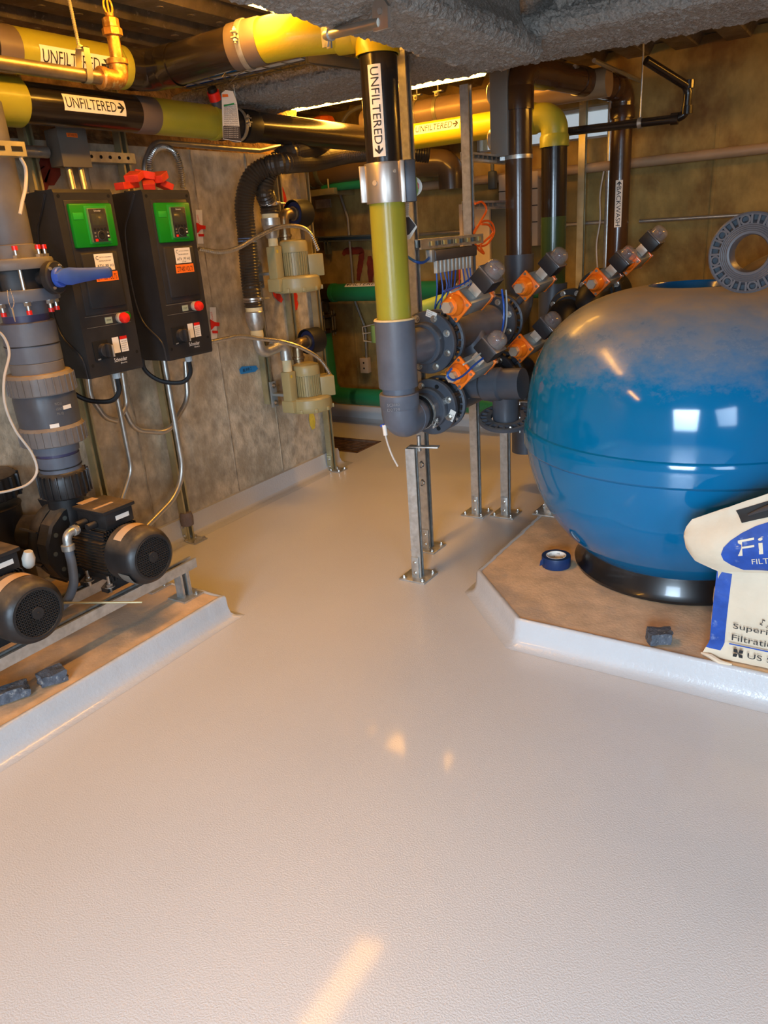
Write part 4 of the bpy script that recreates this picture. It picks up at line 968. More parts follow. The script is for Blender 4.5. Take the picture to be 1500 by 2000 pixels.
pts = catmull(pts, 5); mb.grid([[p+Y_*d_ for p in pts] for d_ in (-.011, .011)]); mb.grid([[p+Y_*d_+V((.001, 0, .001)) for p in pts] for d_ in (-.011, .011)]); mb.obj('strap', M_gold, t)
# wire basket tray with cables
t = thing('wire_tray', 'wire basket cable tray under the top pipe, behind it', 'cable tray', (-2.2, 2.74, 2.12)); mb = MB()
for y in (2.68, 2.74, 2.80): mb.tube([V((-2.75, y, 2.118)), V((-1.70, y, 2.118))], .0025, 6)
for z in (2.145, 2.17):
    for y in (2.68, 2.80): mb.tube([V((-2.75, y, z)), V((-1.70, y, z))], .0025, 6)
for k in range(11): x = -2.74+k*.1; mb.tube([V((x, 2.68, 2.18)), V((x, 2.68, 2.116)), V((x, 2.80, 2.116)), V((x, 2.80, 2.18))], .0025, 6)
mb.obj('wire_basket', M_wirg, t)
mb = MB(); strut_mb(mb, (-1.98, 2.64, 2.10), (-1.82, 2.90, 2.075), (0, 0, -1), .035); mb.obj('bracket', M_wirg, t)
for k, (m_, r_) in enumerate(((M_tube, .009), (M_wire, .006), (M_wire, .006), (M_tube, .007), (M_cabg, .006))):
    y = 2.695+k*.02; tubing('cable', [V((-2.75+.2*i, y+.004*math.sin(i*2+k), 2.128+.002*math.sin(i+k))) for i in range(6)], r_, m_, ('thick blue cable', 'white cable', 'thin white cable', 'thin blue cable', 'grey cable')[k]+' lying in the wire tray', 'cable')
# sway brace between cross pipe and beam, and black pipe at the top edge
t = thing('sway_brace', 'steel pipe brace with hinged ends from the top pipe to the beam', 'brace', PX(640, 68, -1.66)); a = PX(641, 68, -1.44); b = PX(744, 44, -1.16)
mb = MB(); mb.cyl(a, b, .013, seg=20); mb.obj('brace_tube', M_emt, t)
dd = (b-a).normalized()
mb = MB(); mb.cyl(a-dd*.0, a+dd*.022, .017, seg=20); mb.lathe([(.017, 0), (.012, -.02), (.001, -.03)], a, dd, 14); mb.obj('end_fitting', M_galv, t)
mb = MB(); mb.prism([(0, -.03), (.035, -.03), (.05, .0), (.035, .05), (.0, .05)], a-dd*.035+Z_*.0, dd, Z_, .006); mb.prism([(0, -.03), (.03, -.03), (.03, .045), (0, .045)], a-dd*.035+Y_*.02, dd, Z_, .005); isl(mb, 'hinge_plate', M_galv, t)
mb = MB(); mb.prism([(-.03, -.018), (.05, -.016), (.055, .03), (.0, .075), (-.03, .03)], b, dd, Z_, .008); mb.cyl(b+V((.01, -.02, .02)), b+V((.01, .02, .02)), .008, seg=6); mb.obj('beam_clamp', M_stl, t)
t = thing('black_pipe', 'short black pipe end poking in at the top edge beside the beam', 'pipe', (-1.28, 2.05, 2.1)); a = PY(725, -25, 2.0); b = PY(768, 8, 2.08)
mb = MB(); mb.cyl(a, b, .018, seg=20); mb.lathe([(.022, 0), (.024, .003), (.024, .03), (.018, .034)], b-(b-a).normalized()*.02, b-a, 20); mb.obj('pipe_section', M_blk, t)

# ================================================================== VARIABLE SPEED DRIVES
def drive(y0, tagtxt, volts, label):
    y1 = y0+.252; XF = -2.505; z0, z1 = 1.003, 1.676
    t = thing('motor_drive', label, 'electrical drive', (XF-.14, (y0+y1)/2, z0))
    yc = (y0+y1)/2
    mb = MB()
    # enclosure: side outline extruded across, nose slightly narrower
    ol = [(XF-.004, z0), (XF, z0+.01), (XF, z1-.012), (XF-.006, z1), (XF-.24, z1-.004), (XF-.275, z1-.02), (XF-.28, z0+.16), (XF-.20, z0+.02), (XF-.16, z0)]
    def inset(k): return [(x, z) for x, z in ol]
    mb.rings([[V((x, y0, z)) for x, z in ol], [V((x, y1, z)) for x, z in ol]]); en = mb.obj('enclosure', M_plas, t, ang=20)
    mb = MB(); S = [(295, 262), (272, 380), (248, 500), (262, 640), (320, 950), (400, 1180), (530, 1330), (575, 1468)]
    pts = [PY(x/3.333, 300+y/3.333, 1.783)+V((0, y0-1.784, 0)) for x, y in S]; mb.tube(catmull(pts, 6), .0045, 8); mb.obj('side_ridge', M_plas, t)
    mb = MB(); mb.box((XF-.1, yc, z1+.001), (.012, .252, .006), None, .001); mb.obj('top_seam', M_plas, t)
    # front details, u = +y (right), v = z
    F = lambda u_, v_, off=0: V((XF+off, y0+u_*.252, z1-v_*.673))
    def pan(u0, v0, u1, v1, th, m, name, par=t, bev=.004, base=0.):
        a, b = F(u0, v1, base-.004), F(u1, v0, base+th); mb = MB(); mb.bx(a, b, bev); return mb.obj(name, m, par)
    pan(.13, .055, .90, .655, .003, M_plas, 'door_frame', bev=.003)
    gb = pan(.165, .073, .91, .30, .016, M_kgr, 'green_bezel', bev=.007)
    pan(.20, .12, .37, .155, .018, M_kgr2, 'bezel_badge', gb, .001)
    pan(.40, .085, .80, .285, .014, mat('bezel_shadow_green', (.008, .26, .03), .4, 0, .05, 10), 'keypad_recess', gb, .003, .004)
    kp = pan(.43, .098, .76, .276, .026, mat('keypad_rim', (.10, .20, .07), .35, 0, .05, 10), 'keypad', bev=.005)
    pan(.44, .101, .75, .273, .027, M_plas, 'keypad_face', kp, .004)
    pan(.475, .128, .72, .188, .0275, M_scr, 'screen', kp, .0015)
    mb = MB()
    for k in range(4): mb.bx(F(.475+k*.062, .213, .0225), F(.515+k*.062, .200, .0285), .001)
    isl(mb, 'function_key', M_void, kp)
    mb = MB(); mb.lathe([(.0145, 0), (.0145, .003), (.008, .004), (.007, .002), (.001, .002)], F(.595, .240, .0265), X_, 24); mb.obj('jog_dial', M_void, kp)
    mb = MB(); mb.lathe([(.0155, 0), (.0165, .0008), (.0155, .0016)], F(.595, .240, .0268), X_, 24, False); mb.obj('dial_ring', M_cabg, kp)
    for nm, u_, v_, m_ in (('stop_key', .475, .257, M_red), ('run_key', .70, .257, M_kgr2), ('escape_key', .475, .222, M_cabg), ('info_key', .70, .222, M_cabg), ('home_key', .475, .24, M_cabg), ('local_key', .70, .24, M_wht)):
        s_ = .022 if 'key' in nm and m_ in (M_red, M_kgr2) else .014
        pan(u_, v_, u_+s_*2.1, v_+s_*.62, .0283, m_, nm, kp, .001)
    mb = MB(); put_text(mb, 'Schneider', F(.535, .117, .0275), Y_, Z_, .030, .006); mb.obj('lettering', M_wink, kp, ang=0)
    pan(.22, .325, .87, .625, .012, M_plas, 'door_panel', bev=.008)
    s1 = pan(.43, .335, .77, .425, .0125, M_lab, 'sticker', bev=0)
    mb = MB(); put_text(mb, tagtxt, F(.455, .410, .0127), Y_, Z_, .074, .0125); put_text(mb, 'ELECTRICAL ENGINEERING', F(.52, .356, .0127), Y_, Z_, .055, .0035)
    put_text(mb, 'VFD FOR FILTER PUMP', F(.50, .377, .0127), Y_, Z_, .055, .005); put_text(mb, '15 HP', F(.56, .421, .0127), Y_, Z_, .022, .005); put_text(mb, 'C', F(.455, .366, .0127), Y_, Z_, .012, .014); mb.obj('lettering', M_ink, s1, ang=0)
    s2_ = pan(.40, .432, .80, .482, .0130, M_oral, 'sticker', bev=0); mb = MB(); put_text(mb, volts, F(.425, .474, .0132), Y_, Z_, .088, .020); mb.obj('lettering', M_ink, s2_, ang=0)
    for v_ in (.662, .722): pan(.10, v_, .92, v_+.0022, .0012, M_cabg, 'trim_line', bev=0)
    s3 = pan(.445, .678, .575, .713, .0015, mat('pale_green_label', (.30, .36, .27), .5, 0, .05, 10), 'warning_plate', bev=0); mb = MB(); put_text(mb, 'STOP', F(.47, .700, .0016), Y_, Z_, .02, .006); mb.obj('lettering', M_ink, s3, ang=0)
    mb = MB(); mb.lathe([(.019, 0), (.019, .010), (.014, .012), (.013, .02)], F(.72, .692), X_, 24); es = mb.obj('stop_collar', M_brk, t)
    mb = MB(); mb.lathe([(.016, .018), (.020, .022), (.021, .032), (.018, .040), (.008, .044), (.001, .045)], F(.72, .692), X_, 28); mb.obj('stop_button', M_red, t)
    if tagtxt.endswith('1'): mb = MB(); mb.lathe([(.001, 0), (.017, 0), (.017, .004), (.001, .005)], F(.86, .688), X_, 24); mb.obj('run_button', M_kgr, t)
    pan(.13, .80, .40, .905, .004, M_void, 'switch_plate', bev=.001)
    mb = MB(); mb.lathe([(.026, .002), (.024, .022), (.021, .024)], F(.30, .855), X_, 28); mb.box(F(.31, .855, .032), (.022, .016, .052), Matrix.Rotation(.0, 3, 'X'), .004); mb.obj('rotary_switch', M_plas, t)
    mb = MB(); mb.box(F(.37, .86, .036), (.014, .006, .046), None, .002); mb.obj('switch_pointer', M_brk, t)
    mb = MB(); put_text(mb, 'OFF', F(.17, .905, .0042), Y_, Z_, .014, .005); mb.obj('lettering', M_wink, t, ang=0)
    q1 = pan(.50, .795, .62, .885, .0012, M_wht, 'sticker', bev=0); q2 = pan(.645, .795, .78, .885, .0012, M_wht, 'sticker', bev=0); pan(.645, .795, .78, .813, .0016, M_red, 'sticker_head', q2, 0)
    mb = MB()
    for k in range(5): put_text(mb, ('ARC FLASH', 'WARNING', 'DISCONNECT', 'SUPPLY', 'FIRST')[k], F(.66, .828+k*.012, .0013), Y_, Z_, .026, .004)
    mb.obj('lettering', M_ink, q2, ang=0)
    mb = MB(); put_text(mb, 'Schneider', F(.47, .935, .0002), Y_, Z_, .062, .016); put_text(mb, 'Electric', F(.585, .950, .0002), Y_, Z_, .030, .006); mb.obj('lettering', M_wink, t, ang=0)
    mb = MB()
    for u_, v_ in ((.07, .035), (.93, .035), (.07, .93), (.93, .90)): mb.lathe([(.0065, -.001), (.0065, .0008), (.001, .0008)], F(u_, v_), X_, 14)
    isl(mb, 'screw_recess', M_void, t)
    mb = MB()
    for x, y in ((XF-.22, y0+.05), (XF-.22, y0+.2), (XF-.04, yc)): mb.cyl((x, y, z1), (x, y, z1+.006), .005, seg=8)
    isl(mb, 'lid_screw', M_brk, t)
    mb = MB(); mb.cyl((XF-.09, y0+.185, z0-.035), (XF-.09, y0+.185, z0), .016, seg=10); isl(mb, 'cable_gland', mat('grey_gland', (.42, .44, .44), .5, 0, .05, 10), t)
    # black cable loops down from the gland to the wall side
    tubing('cable', [V((XF-.09, y0+.185, z0-.03)), V((XF-.09, y0+.18, z0-.09)), V((XF-.12, y0+.15, z0-.125)), V((XF-.19, y0+.09, z0-.11)), V((XF-.23, y0+.045, z0-.05)), V((XF-.22, y0+.04, z0+.03))], .010, M_rub, 'black cable looping under the '+('first' if tagtxt.endswith('1') else 'second')+' drive', 'cable')
    return t
drive(1.783, 'ATV_PF H1', '277/480 VOLTS', 'left black drive unit with green keypad, behind the blue handle')
drive(2.182, 'ATV_PF H2', '277/480 VOLTS', 'right black drive unit with green keypad, red foam blocks on top')
mb = MB(); mb.bx((-2.83, 1.70, 1.0), (-2.82, 1.80, 1.68), .001); tag(mb.obj('mounting_plate', mat('tan_plate', (.30, .22, .13), .45, .4, .08, 8)), 'tan steel plate behind the left drive unit', 'plate')
# rigid conduits
def conduit(pts, r, label, fil=.08, m=M_emt, group=None, spline=False):
    pts = list(pts); mb = MB(); mb.tube(catmull(pts, 8) if spline else fillet(pts, fil, 12), r, 16); return tag(mb.obj('conduit', m), label, 'conduit', group)
c_ = lambda l, X0=-2.8: [PX(x, y, X0) for x, y in l]
conduit(c_([(172, 738), (177, 775), (205, 816), (228, 822)], -2.78), .0125, 'left curved steel conduit from the left drive bottom', fil=.09)
conduit(c_([(243, 800), (262, 840), (330, 846), (367, 780), (362, 706)], -2.80), .0125, 'long U-shaped steel conduit joining the two drives', fil=.12)
conduit(c_([(239, 728), (248, 790), (236, 812)], -2.80), .0125, 'short curved steel conduit under the left drive', fil=.06)
conduit(c_([(220, 730), (257, 918), (236, 985)], -2.77), .0115, 'steel conduit dropping from the left drive to the pumps', fil=.12)
conduit(c_([(320, 700), (363, 950), (285, 1030)], -2.74), .0135, 'steel conduit dropping from the right drive and curving to the pump', fil=.30)
# junction box, stubs, horizontal conduit and channel above drive one
t = thing('junction_box', 'small grey junction box with orange volts label above the left drive', 'electrical box', PX(140, 292, -2.76))
a = PX(105, 258, -2.78); b = PX(160, 328, -2.78); yb = (a.y+b.y)/2
mb = MB(); mb.bx((-2.86, 2.05, 1.785), (-2.775, 2.175, 1.92), .004); mb.obj('box', M_cabg, t); mb = MB(); mb.bx((-2.776, 2.045, 1.78), (-2.77, 2.18, 1.925), .002); mb.obj('cover', M_cabg, t)
mb = MB(); rect(mb, (-2.7695, 2.085, 1.888), Y_, Z_, .05, .015); st = mb.obj('sticker', M_oral, t); mb = MB(); put_text(mb, '277 VOLTS', (-2.7685, 2.089, 1.892), Y_, Z_, .042, .008); mb.obj('lettering', M_ink, st, ang=0)
for y in (2.085, 2.14): conduit([V((-2.78, y-.01, 1.67)), V((-2.80, y, 1.79))], .013, ('left' if y < 2.1 else 'right')+' of two short steel stubs from drive top to junction box', group='stubs under the junction box')
conduit([V((-2.85, 1.0, 1.84)), V((-2.85, 2.04, 1.84))], .022, 'thick grey conduit entering the junction box from the left', m=M_galv)
t = thing('channel_rail', 'horizontal perforated strut rail right of the junction box', 'rail', (-2.88, 2.32, 1.81)); mb = MB(); strut_mb(mb, (-2.885, 2.17, 1.835), (-2.885, 2.49, 1.835), (-1, 0, 0)); mb.obj('channel', M_galv, t, ang=20)
mb = MB()
for k in range(6): mb.cyl((-2.8635, 2.21+k*.048, 1.835), (-2.8625, 2.21+k*.048, 1.835), .007, seg=12)
isl(mb, 'hole', M_void, t)
# galvanised strut end at the left frame edge + thin hose end
t = thing('strut_channel', 'near galvanised strut end with slots at the left frame edge', 'rail', PX(20, 292, -2.30)); a = PX(-60, 286, -2.30); b = PX(43, 293, -2.30)
mb = MB(); strut_mb(mb, (-2.30, a.y, b.z), (-2.30, b.y, b.z), (-1, 0, 0)); mb.obj('channel', M_gold, t, ang=20); mb = MB(); mb.box((-2.279, b.y-.03, b.z), (.002, .036, .014), None, .0); mb.box((-2.279, b.y-.09, b.z), (.002, .04, .012)); isl(mb, 'slot', M_void, t)
tubing('hose', c_([(40, 308), (50, 330), (50, 365), (44, 392), (39, 418)], -2.32), .0055, M_hosew, 'pale flat hose end hanging from the strut at left', 'hose')
# MC flex conduits (spiral)
def flexi(pts, r, label, m=M_flex, pitch=.009, amp=.0028, name='flexible_conduit', cat='conduit', seg=14):
    P_ = resample(catmull(pts, 14), pitch/2); mb = MB(); mb.tube(P_, [r+(amp if k % 2 else 0) for k in range(len(P_))], seg); o = mb.obj(name, m, ang=0); return tag(o, label, cat)
conduit([*c_([(286, 370), (281, 320), (300, 277), (505, 294), (560, 282)], -2.88)], .0125, 'steel conduit rising behind the right drive and running along the wall', fil=.10)
flexi(c_([(293, 345), (293, 315), (303, 293), (322, 287), (342, 300), (353, 330), (357, 370)], -2.84), .0125, 'spiral flexible conduit arch behind the right drive')
flexi(c_([(388, 486), (430, 492), (465, 484), (500, 464), (540, 445), (580, 442), (605, 455), (622, 490)], -2.66), .0085, 'upper spiral flexible conduit curving to the upper blower', pitch=.012, amp=.003)
flexi(c_([(412, 668), (440, 662), (470, 657), (510, 662), (550, 667), (590, 680), (625, 702), (649, 738)], -2.66), .0085, 'lower spiral flexible conduit curving to the lower blower', pitch=.012, amp=.003)
# lockout tags on the wall, blue tape
def flat_tag(name, pts, X0, m, label, cat, th=.002):
    P_ = [PX(x, y, X0) for x, y in pts]; n = len(P_); mb = MB(); mb.add(P_+[p+V((th, 0, 0)) for p in P_], [tuple(range(n)), tuple(range(2*n-1, n-1, -1))]+[(i, (i+1) % n, n+(i+1) % n, n+i) for i in range(n)]); return tag(mb.obj(name, m, ang=0), label, cat)
for (x0, y0, x1, y1), lab in (((382, 410, 397, 476), 'red and white lockout tag beside the upper right corner of the right drive'), ((409, 600, 424, 664), 'red and white lockout tag beside the lower right corner of the right drive')):
    g = flat_tag('lockout_tag', [(x0, y0), (x1-3, y0), (x1, y1), (x0+4, y1)], WX+.006, M_wht, lab, 'tag')
    cx, cy = (x0+x1)/2, (y0+y1)/2+2
    for nm, pp in (('red_clip', [(x0+1, cy-10), (x0+9, cy-5), (x1+3, cy-4), (x1+3, cy+3), (x0+9, cy+3), (x0+3, cy+10)]), ('red_clip', [(x0+5, cy+12), (x1, cy+12), (x1, cy+17), (x0+6, cy+17)])):
        P_ = [PX(x, y, WX+.010) for x, y in pp]; mb = MB(); n = len(P_); mb.add(P_+[p+V((.006, 0, 0)) for p in P_], [tuple(range(n)), tuple(range(2*n-1, n-1, -1))]+[(i, (i+1) % n, n+(i+1) % n, n+i) for i in range(n)]); mb.obj(nm, M_red, g, ang=0)
    mb = MB(); p = PX(x0+2, y0+10, WX+.009); put_text(mb, 'LOTO', p, -Z_, Y_, .04, .012, .001); mb.obj('lettering', M_red, g, ang=0)
g = flat_tag('tape_strip', [(467, 722), (472, 716), (500, 714), (504, 720), (498, 726), (470, 731)], WX+.006, M_bt, 'strip of blue tape with handwriting on the left wall', 'tape', .001)
mb = MB(); p = PX(475, 727, WX+.008); put_text(mb, 'BLWR 2', p, Y_, Z_, .07, .018); mb.obj('lettering', M_ink, g, ang=0)
# red foam blocks on the second drive
random.seed(4)
for k, (x, y, rz, ry, dims) in enumerate(((262, 345, .5, .3, (.06, .075, .03)), (282, 342, -.6, -.2, (.06, .08, .03)), (310, 346, .4, .35, (.06, .07, .03)), (248, 362, .2, .1, (.05, .10, .028)), (290, 360, .9, .5, (.05, .06, .03)), (322, 362, -.3, -.4, (.05, .06, .028)))):
    p = PX(x, y, -2.66-.02*(k % 2)); p.z = max(p.z, 1.680+.022); mb = MB(); mb.box(p, dims, (Matrix.Rotation(rz, 3, 'Z') @ Matrix.Rotation(ry, 3, 'X')), .003)
    tag(mb.obj('foam_block', M_foamr, ang=20), ('red foam block at the top left of the pile on the right drive', 'red foam block at the top middle of the pile on the right drive', 'red foam block at the top right of the pile on the right drive', 'leftmost low red foam block on the right drive', 'middle low red foam block on the right drive', 'rightmost low red foam block on the right drive')[k], 'foam block', 'red foam blocks on the right drive')

# ================================================================== PUMPS
def pump(y, label, stickers=True):
    zc = .365
    t = thing('pump', label, 'pump', (-2.35, y, .25))
    O = V((0, y, zc))
    def at(x, dy=0, dz=0): return V((x, y+dy, zc+dz))
    mb = MB(); mb.lathe([(.078, 0), (.088, .003), (.091, .02), (.091, .075), (.088, .095), (.080, .112), (.070, .119), (.066, .119), (.0655, .114), (.001, .106)], at(-2.255), X_, 56); mb.obj('fan_cover', M_mot, t)
    mb = MB(); mb.lathe([(.001, 0), (.064, 0), (.064, .001)], at(-2.1475), X_, 40); mb.obj('fan_opening', M_void, t)
    mb = MB(); gx = -2.140
    for k in range(-7, 8):
        q_ = k*.0082; h = math.sqrt(max(0, .0655**2-q_**2))
        mb.bx((gx, y+q_-.0013, zc-h), (gx+.003, y+q_+.0013, zc+h)); mb.bx((gx, y-h, zc+q_-.0013), (gx+.003, y+h, zc+q_+.0013))
    mb.cyl(at(gx-.001), at(gx+.005), .017, seg=28); mb.cyl(at(gx+.005), at(gx+.007), .004, seg=8); mb.lathe([(.063, 0), (.066, 0), (.066, .006), (.063, .006), (.063, 0)], at(gx-.001), X_, 44, False); mb.obj('fan_grille', M_mot, t, ang=30)
    mb = MB(); mb.cyl(at(-2.43), at(-2.25), .067, seg=36)
    for k in range(36):
        a = 2*PI*k/36; e = V((0, math.cos(a), math.sin(a)))
        if e.z > .75: continue
        # fins lie flat (horizontal) like cast iron motors
    for k in range(-8, 8):
        dz = (k+.5)*.0102; w0 = math.sqrt(max(.067**2-dz**2, 0))*.9 if abs(dz) < .067 else .0
        for sg in (-1, 1):
            if w0 > 0: mb.bx((-2.415, y+sg*w0, zc+dz-.0016), (-2.27, y+sg*max(.076, w0+.016)*(1 if abs(dz) < .05 else .86), zc+dz+.0016))
    for k in range(-6, 7): 
        dy = k*.010; mb.bx((-2.415, y+dy-.0016, zc-.084), (-2.27, y+dy+.0016, zc-.05)); mb.bx((-2.415, y+dy-.0016, zc+.05), (-2.27, y+dy+.0016, zc+.078))
    mb.obj('finned_body', M_mot, t, ang=20)
    mb = MB(); mb.lathe([(.06, 0), (.082, 0), (.085, .006), (.085, .02), (.06, .022)], at(-2.438), X_, 36); mb.obj('end_bell', M_mot, t)
    mb = MB()
    for x in (-2.29, -2.395): mb.prism([(-.085, 0), (.085, 0), (.085, .014), (.05, .03), (.035, .075), (-.035, .075), (-.05, .03), (-.085, .014)], (x-.015, y, .252), Y_, Z_, .03)
    isl(mb, 'foot', M_mot, t)
    for x in (-2.278, -2.38):
        for sg in (-1, 1): mb = MB(); mb.cyl((x, y+sg*.072, .250), (x, y+sg*.072, .305), .005, seg=8); mb.hexb((x, y+sg*.072, .268), Z_, .010, .008, .016); mb.obj('mounting_bolt', M_bolt, t)
    tb = MB(); tb.box((-2.335, y+.005, zc+.108), (.135, .105, .05), None, .004); tb.prism([(-.05, 0), (.05, 0), (.04, .02), (-.04, .02)], (-2.40, y, zc+.066), Y_, Z_, .12); bx_ = tb.obj('terminal_box', M_mot, t)
    mb = MB(); mb.box((-2.335, y+.005, zc+.138), (.150, .120, .012), None, .003); ld = mb.obj('lid', M_mot, bx_)
    mb = MB(); rect(mb, (-2.39, y-.03, zc+.1445), Y_, -X_, .06, .03); rect(mb, (-2.31, y-.045, zc+.1445), Y_, -X_, .07, .012); isl(mb, 'sticker', mat('tan_sticker', (.62, .42, .25), .55, 0, .1, 12), bx_)
    mb = MB(); rect(mb, (-2.2665, y-.01, zc+.103), Y_, Z_, .05, .014); s_ = mb.obj('sticker', M_wht, bx_); 
    mb = MB(); mb.cyl((-2.36, y-.05, zc+.098), (-2.36, y-.085, zc+.098), .013, seg=14); mb.cyl((-2.315, y-.05, zc+.098), (-2.315, y-.08, zc+.098), .011, seg=14); isl(mb, 'cable_gland', M_mot, bx_)
    mb = MB(); 
    ar = [[at(-2.225+dx, 0, 0)+V((0, math.cos(a), math.sin(a)))*.0925 for a in [1.15+.09*k for k in range(14)]] for dx in (0, .035)]; mb.grid(ar); mb.obj('sticker', mat('tan_sticker', (.62, .42, .25)), t, label='tan nameplate sticker wrapped over the fan cover')
    if stickers:
        mb = MB(); ar = [[at(-2.20+dx, 0, 0)+V((0, math.cos(a), math.sin(a)))*.0925 for a in [3.45+.09*k for k in range(7)]] for dx in (0, .05)]; mb.grid(ar); mb.obj('grey_tape_patch', M_cabg, t)
    # bell housing and volute
    mb = MB(); mb.lathe([(.075, 0), (.135, 0), (.142, .008), (.142, .052), (.135, .060), (.088, .060), (.085, .03), (.07, .0)], at(-2.515, 0, 0), X_, 14, True, .2); mb.obj('bell_flange', M_mot, t, ang=20)
    mb = MB()
    for k in range(12): a = 2*PI*k/12; mb.cyl(at(-2.4555, .116*math.cos(a), .116*math.sin(a)), at(-2.4535, .116*math.cos(a), .116*math.sin(a)), .0075, seg=12)
    isl(mb, 'bolt_hole', M_cabd, t)
    mb = MB(); mb.lathe([(.138, 0), (.14, -.02), (.13, -.06), (.10, -.10), (.085, -.125), (.075, -.13)], at(-2.515), X_, 40)
    for k in range(8): a = 2*PI*k/8+.3; e = V((0, math.cos(a), math.sin(a))); mb.box(at(-2.555)+e*.128, (.09, .006, .04), Matrix((X_, X_.cross(e), e)).transposed())
    mb.obj('volute', M_mot, t)
    mb = MB(); mb.cyl(at(-2.50, -.012, .06), at(-2.50, -.012, .215), .056, .054, seg=30); mb.obj('discharge_neck', M_mot, t)
    # suction strainer pot
    mb = MB(); mb.lathe([(.085, 0), (.09, .02), (.093, .30), (.098, .31)], (-2.80, y-.10, .16), Z_, 36); mb.cyl((-2.64, y, zc), (-2.78, y-.06, zc), .06, seg=24); mb.obj('strainer_pot', M_mot, t)
    mb = MB(); mb.lathe([(.098, 0), (.102, .004), (.102, .075), (.09, .085), (.05, .095), (.001, .095)], (-2.80, y-.10, .50), Z_, 40)
    for k in range(16): a = 2*PI*k/16; mb.box((-2.80+.104*math.cos(a), y-.10+.104*math.sin(a), .537), (.012, .007, .072), Matrix.Rotation(a, 3, 'Z'), .001)
    mb.obj('strainer_lid', M_mot, t)
    t.scale = (1.22, 1.22, 1.22); t.location.x -= .04
    return t
pump(1.62, 'black pump motor with grilled fan cover, farther of the two on the rails')
pump(1.145, 'black pump motor with grilled fan cover, nearest, cut by the left frame edge', False)
# grey motor whip on the far pump
t = thing('motor_whip', 'grey liquid-tight conduit with steel elbow fitting at the far pump', 'conduit', (-2.27, 1.53, .4))
w0 = V((-2.37, 1.500, .510)); mb = MB(); mb.tube(fillet([w0, w0+V((.0, -.05, .0)), w0+V((.0, -.055, -.055))], .035, 8), .0165, 18)
mb.lathe([(.0165, 0), (.021, .001), (.021, .012), (.0165, .013)], w0+V((0, -.008, 0)), -Y_, 8); mb.lathe([(.019, 0), (.024, .002), (.024, .022), (.018, .026)], w0+V((0, -.055, -.04)), -Z_, 12); mb.obj('elbow_fitting', M_galv, t)
P_ = resample(catmull([w0+V((0, -.055, -.06)), w0+V((.005, -.06, -.13)), w0+V((.005, -.075, -.20)), w0+V((-.03, -.11, -.27)), w0+V((-.12, -.16, -.33))], 12), .0035)
mb = MB(); mb.tube(P_, [.0165+(.0006 if k % 2 else 0) for k in range(len(P_))], 16); mb.obj('whip', mat('grey_liquid_tight', (.135, .155, .185), .45, 0, .05, 10), t)
# white plug between the pumps
t = thing('plug', 'white plastic plug hanging behind the nearest motor', 'plug', PX(150, 590+0, -2.4)); p = PX(52, 1092, -2.30)
mb = MB(); mb.lathe([(.012, 0), (.02, .01), (.022, .035), (.014, .06)], p+V((0, .0, -.03)), V((.2, .1, 1)), 14); mb.obj('housing', M_wire, t)
# pump rails
t = thing('pump_rail', 'front galvanised strut rail carrying both pump motors', 'rail', (-2.255, 1.3, .25))
def rail(t, x):
    mb = MB(); strut_mb(mb, (x, -.2, .2295), (x, 1.905, .2295), (0, 0, 1)); mb.obj('channel', M_galv, t, ang=20)
    for y in (-.1, .9, 1.83):
        for dx in (.0, ):
            mb = MB(); strut_mb(mb, (x, y, .105), (x, y, .209), (1, 0, 0)); mb.obj('leg', M_galv, t, ang=20)
            mb = MB(); mb.bx((x-.02, y+.022, .1), (x+.02, y+.027, .24)); mb.bx((x-.05, y-.045, .1), (x+.05, y+.06, .106)); mb.obj('angle_bracket', M_galv, t)
            mb = MB(); mb.hexb((x+.03, y+.04, .105), Z_, .008, .006, .012); mb.hexb((x, y+.027, .13), Y_, .008, .005, .01); isl(mb, 'bolt', M_bolt, t)
rail(t, -2.255)
t = thing('pump_rail', 'rear galvanised strut rail under the pump motors', 'rail', (-2.45, 1.3, .25)); rail(t, -2.45)
a = PZ(110, 1178, .27); b = PZ(278, 1176, .26); mb = MB(); mb.cyl(a, b, .0045, seg=10); tag(mb.obj('steel_rod', M_gold), 'thin bare steel rod lying across the pump rails', 'rod')

# ------------------------------------------------------------------ grey valve stack above the far pump
SX, SY = -2.555, 1.605
def zs(y): return PX(0, 0, 1).z if False else None
def stack_z(py):   # height on the stack axis seen at image row py
    lo_, hi_ = 0., 2.6
    for _ in range(40):
        m_ = (lo_+hi_)/2; v_ = V((SX, SY, m_))-CAMP; yy = 1000-FPX*v_.dot(up)/v_.dot(fwd)
        if yy > py: lo_ = m_
        else: hi_ = m_
    return lo_
t = thing('valve_stack', 'tall grey plastic check valve and pipe stack above the far pump', 'pipework', (SX, SY, .6))
def st(name, rows, m, seg=40, lab=None):
    mb = MB(); mb.lathe([(r_, stack_z(y)) for r_, y in rows], (SX, SY, 0), Z_, seg); return mb.obj(name, m, t, label=lab)
k_ = 1.0
st('pump_union', [(.080, 966), (.088, 963), (.092, 950), (.090, 928), (.082, 918), (.078, 916)], M_mot, 48, 'black ribbed union nut')
mb = MB(); zc_ = (stack_z(960)+stack_z(922))/2; hh = stack_z(920)-stack_z(962)
for k in range(22): a = 2*PI*k/22; mb.box((SX+.0915*math.cos(a), SY+.0915*math.sin(a), zc_), (.010, .006, hh), Matrix.Rotation(a, 3, 'Z'), .001)
mb.obj('union_ribs', M_mot, t)
st('pipe_section', [(.076, 925), (.076, 905)], M_pvc); st('pipe_section', [(.078, 905), (.078, 886)], M_pvc); st('pipe_section', [(.074, 890), (.074, 878)], mat('purple_primer', (.05, .045, .10), .4, 0, .2, 12)); st('pipe_section', [(.082, 880), (.084, 860), (.084, 850)], M_pvc)
